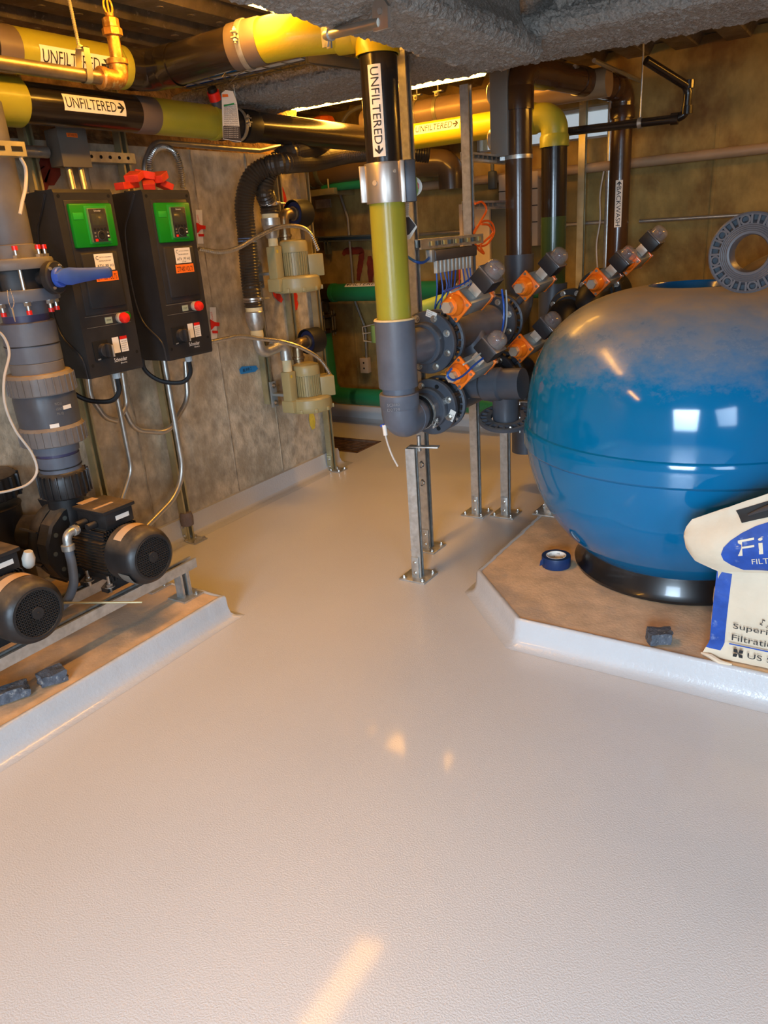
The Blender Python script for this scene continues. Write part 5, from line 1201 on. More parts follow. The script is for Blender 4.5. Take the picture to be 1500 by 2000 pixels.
zt_ = MB(); zz = stack_z(908); zt_.lathe([(.077, zz-.002), (.079, zz-.002), (.079, zz+.002), (.077, zz+.002), (.077, zz-.002)], (SX, SY, 0), Z_, 36, False); zz = stack_z(672); zt_.lathe([(.092, zz-.002), (.0945, zz-.002), (.0945, zz+.002), (.092, zz+.002), (.092, zz-.002)], (SX, SY, 0), Z_, 36, False); isl(zt_, 'cable_tie', M_rub, t)
def nut(y0, y1, R, n=28, flip=False):
    z0, z1 = stack_z(y0), stack_z(y1); mb = MB(); mb.lathe([(R-.02, z0), (R-.003, z0), (R, z0+.004), (R, z1-.012), (R-.008, z1), (R-.05, z1+.003)], (SX, SY, 0), Z_, 56)
    for k in range(n): a = 2*PI*k/n; mb.box((SX+R*math.cos(a), SY+R*math.sin(a), (z0+z1)/2-.003), (.006, .004, (z1-z0)*.82), Matrix.Rotation(a, 3, 'Z'))
    mb.obj('union_nut', M_pvcl, t, ang=25, label='dusty grey union nut')
nut(862, 826, .118); nut(766, 726, .117)
st('valve_body', [(.098, 830), (.108, 826), (.110, 800), (.110, 772), (.104, 764)], M_pvcd)
mb = MB(); 
dS = (CAMP-V((SX, SY, .95))); dS.z = 0; dS.normalize(); sS = V((-dS.y, dS.x, 0)); pS = V((SX, SY, stack_z(795)))+dS*.110
for k, tx in enumerate(('PVC-U', 'd160', 'PN 10')): put_text(mb, tx, pS+Z_*(.02-.018*k)+sS*.028, -sS.cross(Z_).cross(Z_) if False else (sS if sS.x > 0 else -sS), Z_, .022, .010, .002)
mb.obj('lettering', M_cabg, t, ang=0)
mb = MB(); e = (dS+(sS if sS.x > 0 else -sS)*.75).normalized(); mb.box(V((SX, SY, stack_z(792)))+e*.111, (.002, .034, .014), Matrix((e, Z_.cross(e), Z_)).transposed()); e = (dS+(sS if sS.x > 0 else -sS)*.1).normalized(); mb.box(V((SX, SY, stack_z(822)))+e*.109, (.002, .032, .014), Matrix((e, Z_.cross(e), Z_)).transposed()); mb.obj('sticker', M_wht, t)
st('collar', [(.078, 732), (.090, 730), (.092, 722), (.092, 706), (.088, 704), (.08, 703)], M_pvcl)
st('coupling', [(.085, 706), (.093, 704), (.093, 672)], M_pvc); st('coupling', [(.093, 672), (.0935, 629), (.086, 627)], M_pvc)
st('pipe_section', [(.078, 630), (.078, 612)], mat('purple_primer', (.05, .045, .10))); st('flange_neck', [(.080, 614), (.082, 590), (.09, 584)], M_pvc)
# flanged butterfly valve with blue lever
st('lower_flange', [(.08, 588), (.126, 588), (.128, 586), (.128, 567), (.126, 565), (.08, 565)], M_pvc, 56)
st('valve_wafer', [(.098, 566), (.100, 530), (.098, 526)], M_plas)
st('upper_flange', [(.08, 527), (.128, 527), (.130, 525), (.130, 510), (.126, 506), (.09, 505), (.086, 480), (.07, 478)], M_pvcl, 56)
st('pipe_section', [(.074, 482), (.078, 476), (.079, 398)], M_pvcl); st('pipe_section', [(.077, 398), (.076, 200)], M_pvcl)
zu, zl = stack_z(508), stack_z(587)
for k in range(8):
    a = 2*PI*k/8+.35; p = V((SX+.109*math.cos(a), SY+.109*math.sin(a), 0))
    mb = MB(); mb.cyl(p+Z_*(zl-.035), p+Z_*(zu+.035), .0065, seg=10); bo = mb.obj('flange_bolt', M_bolt, t)
    mb = MB(); mb.cyl(p+Z_*(zu+.0), p+Z_*(zu+.003), .017, seg=14); mb.cyl(p+Z_*(zu+.003), p+Z_*(zu+.014), .013, seg=6); mb.cyl(p+Z_*(zl-.003), p+Z_*zl, .017, seg=14); mb.cyl(p+Z_*(zl-.015), p+Z_*(zl-.003), .013, seg=6); isl(mb, 'nut', M_bolt, bo)
    mb = MB(); mb.cyl(p+Z_*(zu+.030), p+Z_*(zu+.044), .0095, seg=14); mb.cyl(p+Z_*(zl-.044), p+Z_*(zl-.030), .0095, seg=14); isl(mb, 'red_cap', M_red, bo)
hub = PX(85, 545, -2.43); hz = (stack_z(527)+stack_z(566))/2
hd = V((.96, .28, 0)).normalized(); hc = V((SX, SY, hz))+hd*.165
mb = MB(); mb.cyl(V((SX, SY, hz))+hd*.08, hc-hd*.01, .025, seg=16); mb.lathe([(.03, -.03), (.050, -.028), (.055, -.02), (.055, .0), (.050, .004), (.001, .004)], hc, hd, 36); mb.obj('gear_disc', M_plas, t)
mb = MB(); 
for a in (.9, 2.6, 4.2, 5.5): u_, v_, d_ = frame(hd); mb.hexb(hc+(u_*math.cos(a)+v_*math.sin(a))*.043+hd*.003, hd, .005, .004, .006)
isl(mb, 'disc_screw', M_bolt, t)
mb = MB(); yv = Z_.cross(hd); hp = hc+hd*.006
mb.lathe([(.001, 0), (.034, 0), (.034, .012), (.030, .016), (.001, .018)], hp, hd, 30); ta = []
for s_, hh, th in ((-.035, .012, .014), (0, .026, .022), (.03, .029, .026), (.08, .025, .026), (.15, .0215, .026), (.20, .020, .026), (.245, .021, .026), (.262, .016, .024), (.270, .007, .016)):
    c0_ = hp+yv*s_+hd*.020; ta.append([c0_+hd*(th/2*x)+Z_*(hh*z) for x, z in ((-1, -.7), (-.7, -1), (.7, -1), (1, -.7), (1, .7), (.7, 1), (-.7, 1), (-1, .7))])
mb.rings(ta); ha = mb.obj('lever_handle', M_blue, t, label='long blue lever handle')
mb = MB(); mb.box(hp+yv*.16+hd*.0315, (.002, .014, .012), Matrix((hd, yv, Z_)).transposed()); mb.box(hp+yv*.11+hd*.0315, (.0015, .05, .018), Matrix((hd, yv, Z_)).transposed()); mb.obj('handle_recess', mat('deep_blue', (.015, .05, .30), .4, 0, .1, 10), ha)
mb = MB(); P_ = catmull([PX(14, 568, -2.42), PX(17, 590, -2.42), PX(23, 603, -2.42), PX(27, 590, -2.42), PX(20, 565, -2.42)], 8)
for p in resample(P_, .004): mb.lathe([(.0005, -.0014), (.0014, 0), (.0005, .0014)], p, Z_, 6)
a = PX(23, 602, -2.42); mb.prism([(-.003, 0), (.003, 0), (.002, -.035), (0, -.045), (-.002, -.035)], a, yv, Z_, .002); mb.obj('bead_chain', M_brk, t)
tubing('hose', c_([(-20, 640), (5, 655), (18, 690), (8, 740), (10, 790), (30, 840), (62, 885), (72, 920), (55, 945), (20, 958), (-20, 965)], -2.40), .0045, M_hosew, 'thin pale hose drooping across the grey valve stack', 'hose')
# a yellow drop at the left edge below pipe B
# ================================================================== BLOWERS
def blower(c, label, box_y=.02):
    c = V(c); t = thing('ring_blower', label, 'blower', c)
    mb = MB(); mb.lathe([(.10, -.045), (.128, -.045), (.134, -.036), (.136, -.030), (.136, -.012), (.132, .028), (.122, .038), (.09, .042), (.07, .042)], c, Z_, 56)
    for k in range(10): a = 2*PI*k/10; mb.box(c+V((.137*math.cos(a), .137*math.sin(a), -.030)), (.014, .018, .022), Matrix.Rotation(a, 3, 'Z'), .002)
    mb.obj('volute', M_bei, t)
    mb = MB(); mb.cyl(c+Z_*.04, c+Z_*.165, .070, seg=40)
    for k in range(34): a = 2*PI*k/34; mb.box(c+V((.0735*math.cos(a), .0735*math.sin(a), .102)), (.014, .0045, .118), Matrix.Rotation(a, 3, 'Z'))
    mb.obj('finned_motor', M_bei, t, ang=20)
    mb = MB(); mb.lathe([(.07, 0), (.079, .002), (.080, .01), (.080, .045), (.074, .058), (.055, .066), (.001, .068)], c+Z_*.160, Z_, 44); mb.obj('motor_cap', M_bei, t)
    e = V((.62, .78, 0)).normalized(); f = Z_.cross(e)
    mb = MB(); mb.box(c+e*.108+Z_*.088, (.085, .12, .115), Matrix((e, f, Z_)).transposed(), .005); bx_ = mb.obj('terminal_box', M_bei, t)
    g = -f if (-f).dot(CAMP-c) > 0 else f
    mb = MB(); 
    nn_ = e if False else V((.5, -.87, 0)).normalized()
    fdir = e; pf = c+e*.1505+Z_*.05; rect(mb, pf-f*.035-Z_*.004, f, Z_, .05, .016, .001); mb.obj('sticker', M_wht, bx_)
    mb = MB(); put_text(mb, 'IE3', c+e*.1515-f*.03+Z_*.09, f, Z_, .022, .012, .001); put_text(mb, 'D', c+e*.1515+f*.01+Z_*.088, f, Z_, .012, .016, .001); mb.obj('lettering', M_ink, bx_, ang=0)
    h = V((-.25, -1, 0)).normalized()
    s0 = c+V((-.03, -.125, 0)); mb = MB(); mb.box(s0+Z_*.10, (.062, .062, .20), None, .008); mb.box(s0+Z_*.0, (.085, .075, .07), None, .008); mb.obj('silencer', M_bei, t)
    mb = MB(); rect(mb, s0+V((.0315, -.018, .165)), Y_, Z_, .014, .016); mb.obj('warning_sticker', mat('yellow_sticker', (.7, .5, .05), .5, 0, .05, 10), t)
    mb = MB(); mb.box(c+V((-.11, -.115, .06)), (.12, .035, .015), None, .002); mb.box(c+V((-.165, -.115, .06)), (.012, .05, .15), None, .002); mb.box(c+V((-.165, .13, .06)), (.012, .05, .12), None, .002); mb.box(c+V((-.13, .115, .0)), (.09, .035, .012), None, .002); isl(mb, 'mounting_bracket', M_act, t)
    mb = MB()
    for z in (.01, .11): mb.hexb(c+V((-.158, -.115, z)), X_, .009)
    isl(mb, 'bolt', M_bolt, t)
    mb = MB()
    a0 = c+V((-.07, .03, .04)); mb.cyl(a0, a0+Z_*.19, .025, seg=20); mb.obj('intake_pipe', M_spr, t)
    return t
BLU = V((-2.74, 3.37, 1.225)); BLL = V((-2.74, 3.37, .555))
blower(BLU, 'beige ring blower mounted high on the left wall with two pipes'); blower(BLL, 'beige ring blower mounted low on the left wall near the floor')
for B, lab in ((BLU, 'upper'), (BLL, 'lower')):
    s0 = B+V((-.03, -.125, .20))
    t = thing('galvanised_fitting', 'galvanised threaded pipe fittings on the '+lab+' blower inlet', 'pipe fitting', s0)
    if lab == 'upper':
        mb = MB(); mb.cyl(s0, s0+Z_*.05, .026, seg=20); mb.obj('nipple', M_pap, t); mb = MB(); mb.lathe([(.030, 0), (.034, .01), (.046, .06), (.050, .065), (.050, .10), (.045, .10)], s0+Z_*.04, Z_, 28); mb.obj('reducer', M_spr if False else M_galv, t); mb = MB(); mb.cyl(s0+Z_*.138, s0+Z_*.165, .044, seg=24); mb.obj('sealant_ring', M_pap, t)
        hs = s0+Z_*.16
    else:
        a = s0+Z_*.02; b = a+Z_*.075; dd = V((0, -1, 0))
        mb = MB(); mb.cyl(s0, b, .026, seg=20); mb.obj('nipple', M_pap, t)
        h0 = PX(497, 612, -2.79); h0 = V((-2.79, h0.y, h0.z)); low = V((-2.79, h0.y+.02, b.z+.02))
        mb = MB(); mb.tube(fillet([b-Z_*.03, V((b.x, b.y, b.z+.06)), V((-2.79, h0.y+.11, b.z+.05))], .05, 8), .032, 20); mb.obj('elbow', M_galv, t)
        mb = MB(); mb.tube(fillet([V((-2.78, h0.y+.14, b.z+.05)), V((-2.79, h0.y+.01, b.z+.03)), V((-2.79, h0.y, b.z+.14))], .05, 8), .030, 20); mb.obj('elbow', M_galv, t)
        mb = MB(); mb.lathe([(.033, 0), (.035, .01), (.035, .03), (.033, .04)], (-2.79, h0.y, b.z+.12), Z_, 20); mb.obj('sealant_ring', M_pap, t)
        mb = MB(); mb.lathe([(.030, 0), (.040, .02), (.050, .06), (.050, .10), (.046, .105)], (-2.79, h0.y, b.z+.155), Z_, 26); mb.obj('reducer', M_galv, t); mb = MB(); mb.cyl((-2.79, h0.y, b.z+.25), (-2.79, h0.y, b.z+.285), .044, seg=24); mb.obj('sealant_ring', M_pap, t)
        hs = V((-2.79, h0.y, b.z+.28))
    # intake filter: elbow up from the intake pipe into a black silencer can
    a0 = B+V((-.07, .03, .21)); e_ = V((.10, .99, 0)).normalized() if lab == 'upper' else V((.12, .99, 0)).normalized()
    t2_ = thing('intake_filter', 'black cylindrical intake filter on a steel elbow above the '+lab+' blower', 'filter', a0+Z_*.1)
    top_ = a0+Z_*(.15 if lab == 'upper' else .12); fc = top_+e_*.075
    mb = MB(); mb.tube(fillet([a0, top_, fc], .05, 8), .031, 22); mb.lathe([(.031, 0), (.037, .003), (.037, .016), (.031, .018)], a0+Z_*.03, Z_, 22); mb.lathe([(.031, 0), (.038, .003), (.038, .016), (.031, .018)], fc, e_, 22); mb.obj('elbow', M_spr, t2_)
    mb = MB(); mb.lathe([(.06, .03), (.068, .0), (.072, .0), (.074, .01), (.074, .095), (.07, .105), (.001, .105)], fc, e_, 40, False); mb.lathe([(.001, .02), (.062, .02)], fc, e_, 30, False); mb.obj('filter_can', M_rub, t2_)
    mb = MB(); mb.lathe([(.036, .015), (.060, .012), (.060, .022), (.036, .022)], fc, e_, 36); mb.obj('filter_element', mat('navy_element', (.012, .02, .07), .5, 0, .1, 10), t2_)
    if lab == 'upper': HU = hs
    else: HL = hs
def hose(pts, r, label):
    o = flexi(pts, r, label, M_hose, .015, .0055, 'ribbed_hose', 'hose', 24); return o
hose([HL, HL+Z_*.08, PX(488, 540, -2.80), PX(482, 460, -2.80), PX(477, 400, -2.80), PX(490, 350, -2.76), PX(520, 326, -2.70), PX(565, 318, -2.62)+V((0, 0, 0)), PY(620, 315, 3.75), PY(680, 302, 4.05), PY(760, 296, 4.35), PY(840, 302, 4.5)], .045, 'long black ribbed hose rising from the lower blower and crossing behind')
hose([HU, HU+Z_*.05, PX(516, 372, -2.76), PX(523, 340, -2.74), PX(545, 312, -2.70), PX(580, 294, -2.64), PY(640, 290, 4.0), PY(690, 292, 4.3)], .045, 'short black ribbed hose rising from the upper blower')
for p, lab in ((HL+Z_*.04, 'lower'), (HU+Z_*.05, 'upper')):
    t = thing('hose_clamp', 'steel hose clamp at the bottom of the '+lab+' blower hose', 'clamp', p); mb = MB(); mb.lathe([(.046, -.011), (.0495, -.011), (.0495, .011), (.046, .011), (.046, -.011)], p, Z_, 32, False); mb.obj('band', M_stl, t); mb = MB(); mb.cyl(p+V((.045, .01, 0)), p+V((.05, .075, -.002)), .005, seg=8); mb.box(p+V((.05, .02, 0)), (.012, .03, .014), None, .002); mb.obj('screw', M_bolt, t)
# blue tape wrapped on the long hose
mb = MB(); p = PX(483, 470, -2.80); mb.lathe([(.0475, -.013), (.0485, -.012), (.0485, .012), (.0475, .013)], p, V((.0, .02, 1)), 30, False); g = tag(mb.obj('tape_strip', mat('worn_blue_tape', (.10, .17, .34), .7, 0, .2, 30)), 'worn blue tape wrapped round the long ribbed hose', 'tape')
mb = MB(); dd = (CAMP-p); dd.z = 0; dd.normalize(); u_ = V((-dd.y, dd.x, 0)); put_text(mb, 'E M 3', p+dd*.0487-u_*.02-Z_*.006, u_, Z_, .045, .013, .0025); mb.obj('lettering', M_ink, g, ang=0)

# ================================================================== BACK OF THE ROOM
YB = RY1
def bp(x, y, Y0=4.9): return PY(x, y, Y0)
t = run('green_pipe', 'green filtered pipe crossing the back wall above the valve', (-3.6, 4.85, 1.04))
G = V((-3.60, 4.82, 1.045)); sec(t, 'pipe_section', (-3.56, 4.82, 1.045), (-2.62, 4.82, 1.045), .066, M_grn); coup(t, (-3.575, 4.82, 1.045), (-3.54, 4.82, 1.045), .071, M_grn)
coup(t, (-2.62, 4.82, 1.045), (-2.45, 4.82, 1.045), .070, M_blk); band_clamp(t, (-2.455, 4.82, 1.045), X_, .072, M_stl, .02, (0, -1, .3)); sec(t, 'pipe_section', (-2.46, 4.82, 1.045), (-1.8, 4.82, 1.045), .066, M_grn)
cyl_label(t, (-3.26, 4.82, 1.045), (1, 0, 0), (0, -.45, .89), .0665, .32, .05, 'FILTERED', 'start')
mb = MB(); mb.tube(fillet([V((-3.56, 4.82, 1.045)), V((-3.70, 4.82, 1.045)), V((-3.70, 4.82, .90))], .09, 8), .070, 28); mb.obj('elbow', M_blk, t)
for z in (.865, .745): mb = MB(); mb.lathe([(.07, 0), (.115, 0), (.115, .018), (.07, .018)], (-3.70, 4.82, z), Z_, 36); mb.obj('flange', M_blk, t)
mb = MB(); mb.cyl((-3.70, 4.82, .78), (-3.70, 4.82, .85), .08, seg=30); mb.obj('wafer_valve', M_plas, t)
for k in range(8):
    a = 2*PI*k/8; mb = MB(); mb.cyl((-3.70+.098*math.cos(a), 4.82+.098*math.sin(a), .72), (-3.70+.098*math.cos(a), 4.82+.098*math.sin(a), .91), .006, seg=8); mb.obj('bolt', M_bolt, t)
mb = MB(); mb.tube(fillet([V((-3.70, 4.82, .75)), V((-3.68, 4.82, .24)), V((-3.4, 4.82, .24))], .11, 10), .066, 28); mb.cyl((-3.45, 4.82, .24), (-2.2, 4.82, .24), .066, seg=28); mb.obj('pipe_section', M_grn, t)
# short pale green pipe in front
a = bp(812, 607, 3.9); b = bp(885, 583, 4.1); t = run('green_pipe', 'short pale green pipe behind the upper flange', a); sec(t, 'pipe_section', a, b+(b-a)*.4, .045, M_lgrn)
# big dark pipe and green pipe high behind column
t = run('dark_pipe', 'large dark brown pipe high behind the riser with band joints', bp(640, 335, 4.6)); a = bp(590, 340, 4.7); b = bp(740, 318, 4.72)
sec(t, 'pipe_section', a, b, .10, mat('dark_bronze_pipe', (.10, .065, .035), .3, 0, .15, 8, coat=.3), 36); d_ = (b-a).normalized()
for k in (.10, .26): coup(t, a+(b-a)*k, a+(b-a)*(k+.05), .107, M_cabd)
b2 = bp(880, 318, 4.78); mb = MB(); mb.tube(fillet([b, b2, b2+V((0, .0, -.16))], .1, 8), .085, 30); mb.obj('elbow', mat('dark_bronze_pipe', (.10, .065, .035)), t)
t = run('green_pipe', 'green pipe just above the beige bracket at the back', bp(690, 370, 4.7)); sec(t, 'pipe_section', bp(632, 366, 4.7), bp(760, 355, 4.7), .030, M_grn)
a = bp(602, 376, 4.62); b = bp(656, 375, 4.62); mb = MB(); mb.box((a+b)/2, ((b-a).length, .04, .04), None, .002); mb.box((a+b)/2+V((0, .19, 0)), (.04, .38, .035)); mb.cyl(b-X_*.06, b-X_*.06+Z_*.09, .006, seg=8); tag(mb.obj('pipe_support', M_gold), 'pale beige bracket bar under the dark pipe at the back', 'bracket')
# grey band-clamped pipe above the yellow one, with strap hangers
t = run('grey_pipe', 'bronze-grey pipe with two strap hangers above the yellow pipe', (-2.2, 4.45, 2.11)); GY = 4.42; gz = bp(870, 213, GY).z
sec(t, 'pipe_section', (-2.9, GY, gz), (-1.35, GY, gz), .072, mat('bronze_grey_pipe', (.30, .21, .12), .35, .2, .1, 8)); 
for x in (816, 857):
    p = bp(x, 215, GY); p.z = gz; h = thing('strap_hanger', 'brass coloured strap hanger, '+('left' if x < 830 else 'right')+' one on the bronze-grey pipe', 'hanger', p); band_clamp(h, p, X_, .073, M_gold, .022, (0, -.2, 1), 'strap'); mb = MB(); mb.box(p+Z_*.10, (.06, .03, .008), None, .002); mb.cyl(p+Z_*.09, V((p.x, p.y, CZ)), .005, seg=8); mb.obj('rod', M_galv, h)
# wall pipe z=1.74 and conduits on the back wall
mb = MB(); mb.cyl((-3.2, 4.93, 1.735), (RX1, 4.93, 1.745), .028, seg=20); tag(mb.obj('wall_pipe', mat('tan_pipe_paint', (.36, .25, .15), .5, 0, .1, 8)), 'long tan painted pipe running along the back wall', 'pipe')
mb = MB(); mb.cyl((-3.6, 4.96, 1.425), (-1.44, 4.96, 1.42), .012, seg=12); mb.cyl((-1.3, 4.96, 1.41), (RX1, 4.96, 1.385), .012, seg=12); tag(mb.obj('conduit', M_emt), 'thin steel conduit running along the back wall at mid height', 'conduit')
for x, lab in ((-1.492, 'vertical grey conduit left of the backwash pipe'), ): mb = MB(); mb.cyl((x, 4.94, .2), (x, 4.94, 2.25), .018, seg=14); mb.lathe([(.022, 0), (.022, .04)], (x, 4.94, 1.62), Z_, 14); tag(mb.obj('conduit', M_galv), lab, 'conduit')
tubing('cable', [bp(1180, 330, 4.93), bp(1172, 380, 4.93), bp(1172, 430, 4.93), bp(1165, 480, 4.93), bp(1168, 540, 4.93)], .005, M_hosew, 'thin pale cable drooping left of the backwash pipe', 'cable')
# sprinkler branch at the right
t = run('black_pipe', 'thin black sprinkler branch pipe beyond the cross beam on the right', bp(1300, 230, 4.3)); SYb = 4.30
mb = MB(); P_ = [bp(1068, 262, SYb), bp(1320, 232, SYb), bp(1340, 222, SYb), bp(1345, 170, SYb), bp(1262, 118, 4.1)]; mb.tube(fillet(P_, .05, 5), .021, 16); mb.obj('pipe_section', M_blk, t)
for x, y in ((1318, 232), (1342, 215), (1345, 165)): p = bp(x, y, SYb); mb = MB(); mb.lathe([(.02, -.02), (.028, -.018), (.028, .018), (.02, .02)], p, X_ if x == 1318 else Z_, 16); mb.obj('fitting', M_blk, t)
p = bp(1250, 240, SYb); mb = MB(); mb.cyl(p, V((p.x, p.y, CZ)), .004, seg=8); mb.lathe([(.022, -.01), (.026, -.01), (.026, .01), (.022, .01), (.022, -.01)], p, X_, 18, False); tag(mb.obj('pipe_hanger', M_galv), 'thin rod hanger on the black sprinkler branch', 'hanger')
for k, (x0, y0_, x1, y1_) in enumerate(((1122, 130, 1200, 172), (1160, 118, 1250, 158))):
    mb = MB(); a = PZ(x0, y0_, 2.17); b = PZ(x1, y1_, 2.17); b = a.lerp(b, min(1, (4.99-a.y)/(b.y-a.y))) if b.y > a.y else b; mb.cyl(a, b, .011, seg=10); tag(mb.obj('conduit', M_emt), ('left' if k == 0 else 'right')+' of two ceiling conduits beyond the cross beam', 'conduit')
# grey junction cabinet with two round lamp heads
t = thing('control_box', 'tall grey control box with two round chrome gauges on its left side', 'electrical box', (-1.73, 3.98, 1.8)); 
a = bp(955, 156, 3.72); b = bp(992, 304, 3.72); mb = MB(); mb.bx((a.x, 3.72, b.z), (b.x, 3.88, 2.2), .006); mb.obj('enclosure', M_cabg, t)
for z in (bp(946, 185, 3.78).z, bp(946, 275, 3.78).z): mb = MB(); mb.lathe([(.046, 0), (.050, .004), (.050, .022), (.044, .028), (.04, .024), (.001, .024)], (a.x, 3.79, z), -X_, 32); mb.obj('gauge', M_emt, t)
# clamp rails to the brown riser
for (y0_, z_, lab) in ((3.42, 1.755, 'upper perforated rail holding the brown riser'), (3.42, 1.545, 'lower perforated rail behind the tubing loops')):
    t = thing('channel_rail', lab, 'rail', (-1.70, 3.6, z_)); mb = MB(); d0 = (0, 0, -1); strut_mb(mb, (-1.70, 3.40, z_), (-1.70, 3.95, z_), (1, 0, 0), .038); mb.obj('channel', M_galv, t, ang=20)
    for k in range(6): mb = MB(); mb.cyl((-1.679, 3.46+k*.05, z_), (-1.6785, 3.46+k*.05, z_), .008, seg=12); isl(mb, 'slot', M_cabg, t)
tubing('cable', [PX(x, y, -1.64) for x, y in ((930, 480), (950, 478), (965, 455), (960, 435), (945, 432), (930, 445), (926, 455), (940, 430), (950, 410), (942, 395), (928, 398))], .005, M_ocab, 'coiled loops of orange cable beside the strut post', 'cable')
tubing('cable', [PX(x, y, -1.63) for x, y in ((928, 476), (935, 488), (945, 495), (938, 480), (948, 470), (962, 455), (955, 440), (940, 438))], .005, M_ocab, 'short tail of orange cable below the coil', 'cable')
# cabinets on the back wall
t = thing('electrical_cabinet', 'large beige electrical cabinet on the back wall behind the rails', 'cabinet', (-2.3, 4.85, .9)); a = bp(928, 400, 4.7); b = bp(955, 610, 4.7)
mb = MB(); mb.bx((bp(905, 420, 4.7).x, 4.7, b.z-.2), (bp(955, 400, 4.7).x, 4.98, a.z), .006); mb.obj('enclosure', M_cab, t); mb = MB(); mb.bx((bp(956, 400, 4.7).x, 4.72, b.z-.2), (bp(1000, 400, 4.7).x, 4.98, a.z-.02), .004); mb.obj('side_section', M_cabd, t); mb = MB(); mb.bx((bp(899, 420, 4.7).x, 4.68, b.z-.2), (bp(905, 420, 4.7).x, 4.98, a.z+.01), .002); mb.obj('edge_plate', M_cab, t)
t = thing('breaker_cabinet', 'cream electrical panel on the back wall behind the brown riser', 'cabinet', (-2.05, 4.95, 1.5)); mb = MB(); a = bp(977, 342, 4.93); b = bp(1053, 480, 4.93); mb.bx((a.x, 4.90, b.z), (b.x, 4.99, a.z), .006); mb.obj('enclosure', M_cab, t)
mb = MB(); 
for k in range(3): mb.bx((a.x, 4.893, a.z-.10-.1*k), (b.x, 4.90, a.z-.105-.1*k))
isl(mb, 'door_gap', M_void, t)
p = bp(962, 352, 4.85); mb = MB(); mb.box(p, (.05, .05, .11), None, .01); mb.cyl(p+Z_*.05, p+Z_*.12, .012, seg=10); tag(mb.obj('wall_valve', M_cabd), 'small dark valve on the tan wall pipe', 'valve')
# conduit, outlet and rail on the recess wall
mb = MB(); mb.tube(fillet([bp(663, 376, 4.96), bp(679, 425, 4.96), bp(689, 548, 4.96), bp(694, 590, 4.96), bp(714, 642, 4.96), bp(716, 700, 4.96)], .05, 5), .010, 10); tag(mb.obj('conduit', M_emt), 'thin bent conduit down to the wall outlet', 'conduit')
t = thing('wall_outlet', 'small cream wall outlet on the recessed back wall', 'outlet', bp(714, 713, 4.95)); p = bp(714, 713, 4.96); mb = MB(); mb.box(p, (.075, .05, .12), None, .003); mb.obj('cover_plate', M_cab, t)
for dz in (.022, -.022): mb = MB(); mb.cyl(p+V((0, -.0252, dz)), p+V((0, -.0262, dz)), .008, seg=12); mb.obj('socket', M_void, t)
t = thing('channel_rail', 'dark horizontal strut rail on the recessed back wall', 'rail', bp(680, 467, 4.93)); a = bp(618, 468, 4.93); b = bp(740, 463, 4.93); mb = MB(); strut_mb(mb, a, b, (0, -1, 0)); mb.obj('channel', M_cabd, t, ang=20)
mb = MB(); p = bp(640, 483, 4.93); strut_mb(mb, p-Z_*.05, p+Z_*.05, (0, -1, 0)); mb.obj('drop_channel', M_cabd, t, ang=20)
t = thing('channel_bracket', 'small perforated metal bracket high on the recessed back wall', 'bracket', bp(634, 398, 4.95)); a = bp(617, 400, 4.95); b = bp(646, 396, 4.95); mb = MB(); mb.box((a+b)/2, ((b-a).length, .01, .06)); mb.obj('plate', M_galv, t)
t = thing('wire_bracket', 'bent white wire bracket beside the grey tee at the back', 'bracket', bp(715, 650, 4.93)); mb = MB(); mb.tube([bp(x, y, 4.94)+V((0, d_, 0)) for x, y, d_ in ((735, 632, .06), (735, 632, 0), (708, 639, 0), (711, 666, 0), (735, 669, 0), (735, 669, .06))], .005, 8); mb.tube([bp(x, y, 4.94) for x, y in ((708, 652), (735, 648))], .004, 8); mb.obj('wire', M_wire, t)
mb = MB(); p = bp(737, 650, 4.93); mb.cyl(p-Z_*.07, p+Z_*.06, .05, seg=20); mb.obj('green_bottle', M_lgrn, t)
# orange hard-hat like item & cable loops on top of pipes behind the beam
p = bp(632, 236, 4.62); mb = MB(); mb.lathe([(.085, 0), (.088, .015), (.07, .05), (.04, .062), (.001, .064)], p-Z_*.03, Z_, 9); dpz = bp(650, 333, 4.7).z+.06; p.y = 4.62; oc = mb.obj('orange_cover', M_oral, ang=20); mb = MB(); mb.box(V((p.x, p.y, (p.z-.03+dpz)/2)), (.09, .12, p.z-.03-dpz), None, .004); mb.obj('housing', M_cabd, oc); tag(oc, 'bright orange faceted cover sitting behind the long black pipe', 'cover')
tubing('cable', [bp(665, 245, 4.6), bp(680, 222, 4.6), bp(700, 210, 4.6), bp(720, 205, 4.6)], .012, M_cabg, 'dark cable arching up behind the riser', 'cable')
# hanging tags
def paper(name, pts, Yp_, label, lines, head=None, m=M_lab):
    P_ = [PY(x, y, Yp_) for x, y in pts]; n = len(P_); mb = MB(); mb.add(P_+[p+V((0, -.0015, 0)) for p in P_], [tuple(range(n)), tuple(range(2*n-1, n-1, -1))]+[(i, (i+1) % n, n+(i+1) % n, n+i) for i in range(n)]); g = tag(mb.obj(name, m, ang=0), label, 'tag'); return g, P_
g, P_ = paper('instruction_tag', [(433, 182), (441, 176), (455, 178), (463, 200), (471, 277), (436, 272)], 2.62, 'long printed paper tag hanging over the lower pipe', 8)
mb = MB()
for k in range(17):
    y = 206+k*4.0; a = PY(438, y, 2.616); b = PY(461+(y-200)*.11, y, 2.616); d_ = b-a; put_text(mb, ('READ ALL INSTRUCTIONS', 'BEFORE OPENING VALVE', 'RELEASE ALL PRESSURE')[k % 3], a, d_, V((0, 0, 1)), d_.length, .0045, .0005)
mb.obj('lettering', M_ink, g, ang=0)
mb = MB(); a = PY(436, 246, 2.617); b = PY(468, 247, 2.617); c = PY(471, 276, 2.617); d_ = PY(436, 271, 2.617); mb.add([a, b, c, d_], [(0, 1, 2, 3)]); mb.obj('dark_block', mat('tag_dark', (.06, .05, .05), .6, 0, .1, 20), g, ang=0)
mb = MB()
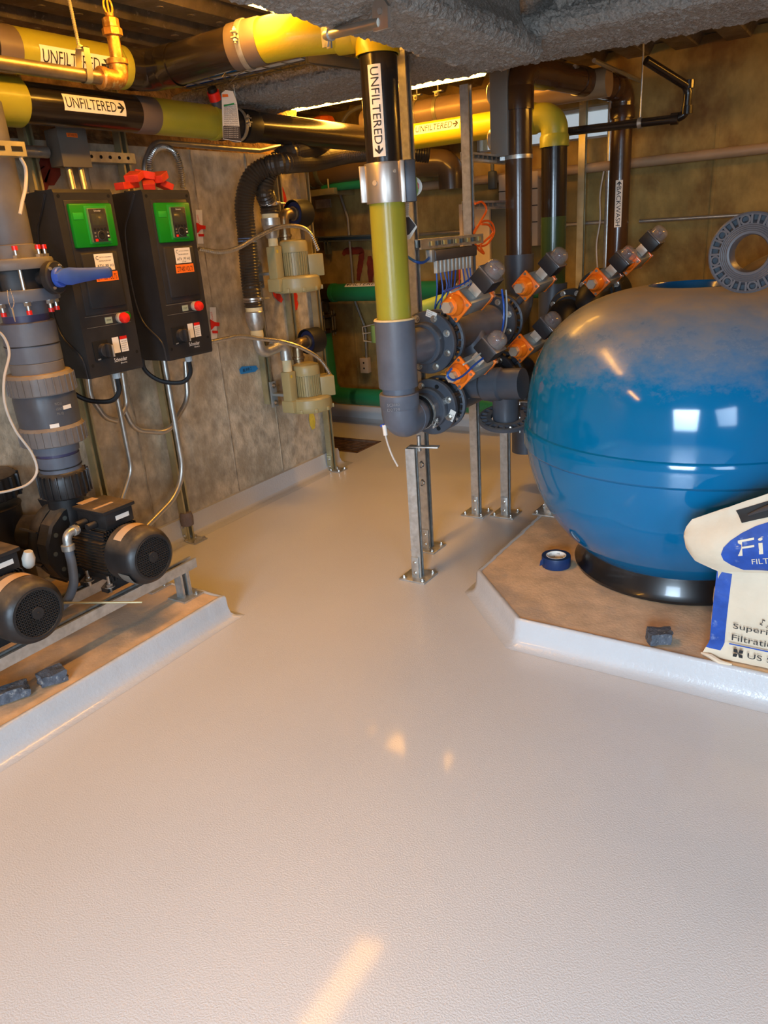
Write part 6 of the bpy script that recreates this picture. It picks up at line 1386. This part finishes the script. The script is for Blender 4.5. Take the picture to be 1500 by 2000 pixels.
for k in range(6): a = PY(438, 250+k*3.7, 2.615); b = PY(466, 251+k*3.7, 2.615); put_text(mb, 'DO NOT REMOVE THIS TAG', a, b-a, Z_, (b-a).length, .0035, .0005)
mb.obj('lettering', M_wht, g, ang=0)
mb = MB(); mb.add([PY(x, y, 2.616) for x, y in ((434, 184), (445, 184), (446, 189), (434, 190))], [(0, 1, 2, 3)]); mb.obj('orange_header', M_oral, g, ang=0)
mb = MB(); mb.add([PY(x, y, 2.616) for x, y in ((437, 205), (457, 201), (458, 204), (437, 208))], [(0, 1, 2, 3)]); mb.obj('green_header', M_gtag, g, ang=0)
t = thing('air_valve', 'small grey air valve with red cap above the lower pipe', 'valve', PX(425, 215, -2.62)); a = PX(436, 240, -2.60); b = PX(421, 195, -2.58); mb = MB(); mb.cyl(a, b, .03, .024, seg=18); mb.obj('body', M_pvcd, t); mb = MB(); mb.cyl(b, b+(b-a).normalized()*.035, .027, seg=16); isl(mb, 'red_cap', M_red, t); mb = MB(); mb.cyl(b+(b-a).normalized()*.035, b+(b-a).normalized()*.05, .02, seg=16); mb.obj('black_cap', M_rub, t)
mb = MB(); 
for k in range(3): mb.tube([PY(442+k, 136, 2.66)+V((.0, 0, 0)), PY(440-3*k, 150, 2.64), PY(446, 165, 2.63), PY(452+k*2, 176, 2.62)], .0015, 5)
mb.tube([PY(446, 165, 2.63), PY(465, 145, 2.66), PY(495, 130, 2.68), PY(520, 128, 2.70)], .0018, 5); mb.tube([PY(456, 165, 2.63), PY(460, 190, 2.63), PY(463, 205, 2.64)], .0018, 5); tag(mb.obj('wire_loop', M_wirg), 'thin looped wires hanging from the cable tray above the paper tag', 'wire')
g, P_ = paper('instruction_tag', [(792, 392), (800, 388), (798, 420), (815, 443), (801, 467), (789, 470), (786, 430)], 2.66, 'curled printed tag hanging behind the riser below the steel clamp', 6)
mb = MB(); mb.add([PY(x, y, 2.657) for x, y in ((788, 424), (799, 424), (812, 441), (799, 458), (789, 462))], [(0, 1, 2, 3, 4)]); mb.obj('dark_block', mat('tag_dark', (.06, .05, .05)), g, ang=0)
mb = MB(); 
for k in range(6): a = PY(790, 400+k*4, 2.657); put_text(mb, 'CAUTION', a, X_, Z_, .02, .005, .0005)
mb.obj('lettering', M_ink, g, ang=0)
t = thing('round_gauge', 'small round colourful gauge hanging right of the steel clamp', 'gauge', PY(807, 368, 2.64)); p = PY(806, 365, 2.64); dd = (CAMP-p).normalized(); mb = MB(); mb.lathe([(.001, 0), (.036, 0), (.036, .006), (.001, .007)], p, dd, 24); mb.obj('dial', M_wht, t)
mb = MB(); mb.lathe([(.020, .0071), (.024, .008), (.020, .009)], p, dd, 24, True); mb.obj('red_ring', M_red, t); mb = MB(); mb.tube([PY(x, y, 2.64) for x, y in ((800, 345), (806, 335), (812, 350), (815, 372), (810, 388))], .005, 8); mb.obj('cord', M_lgrn, t)
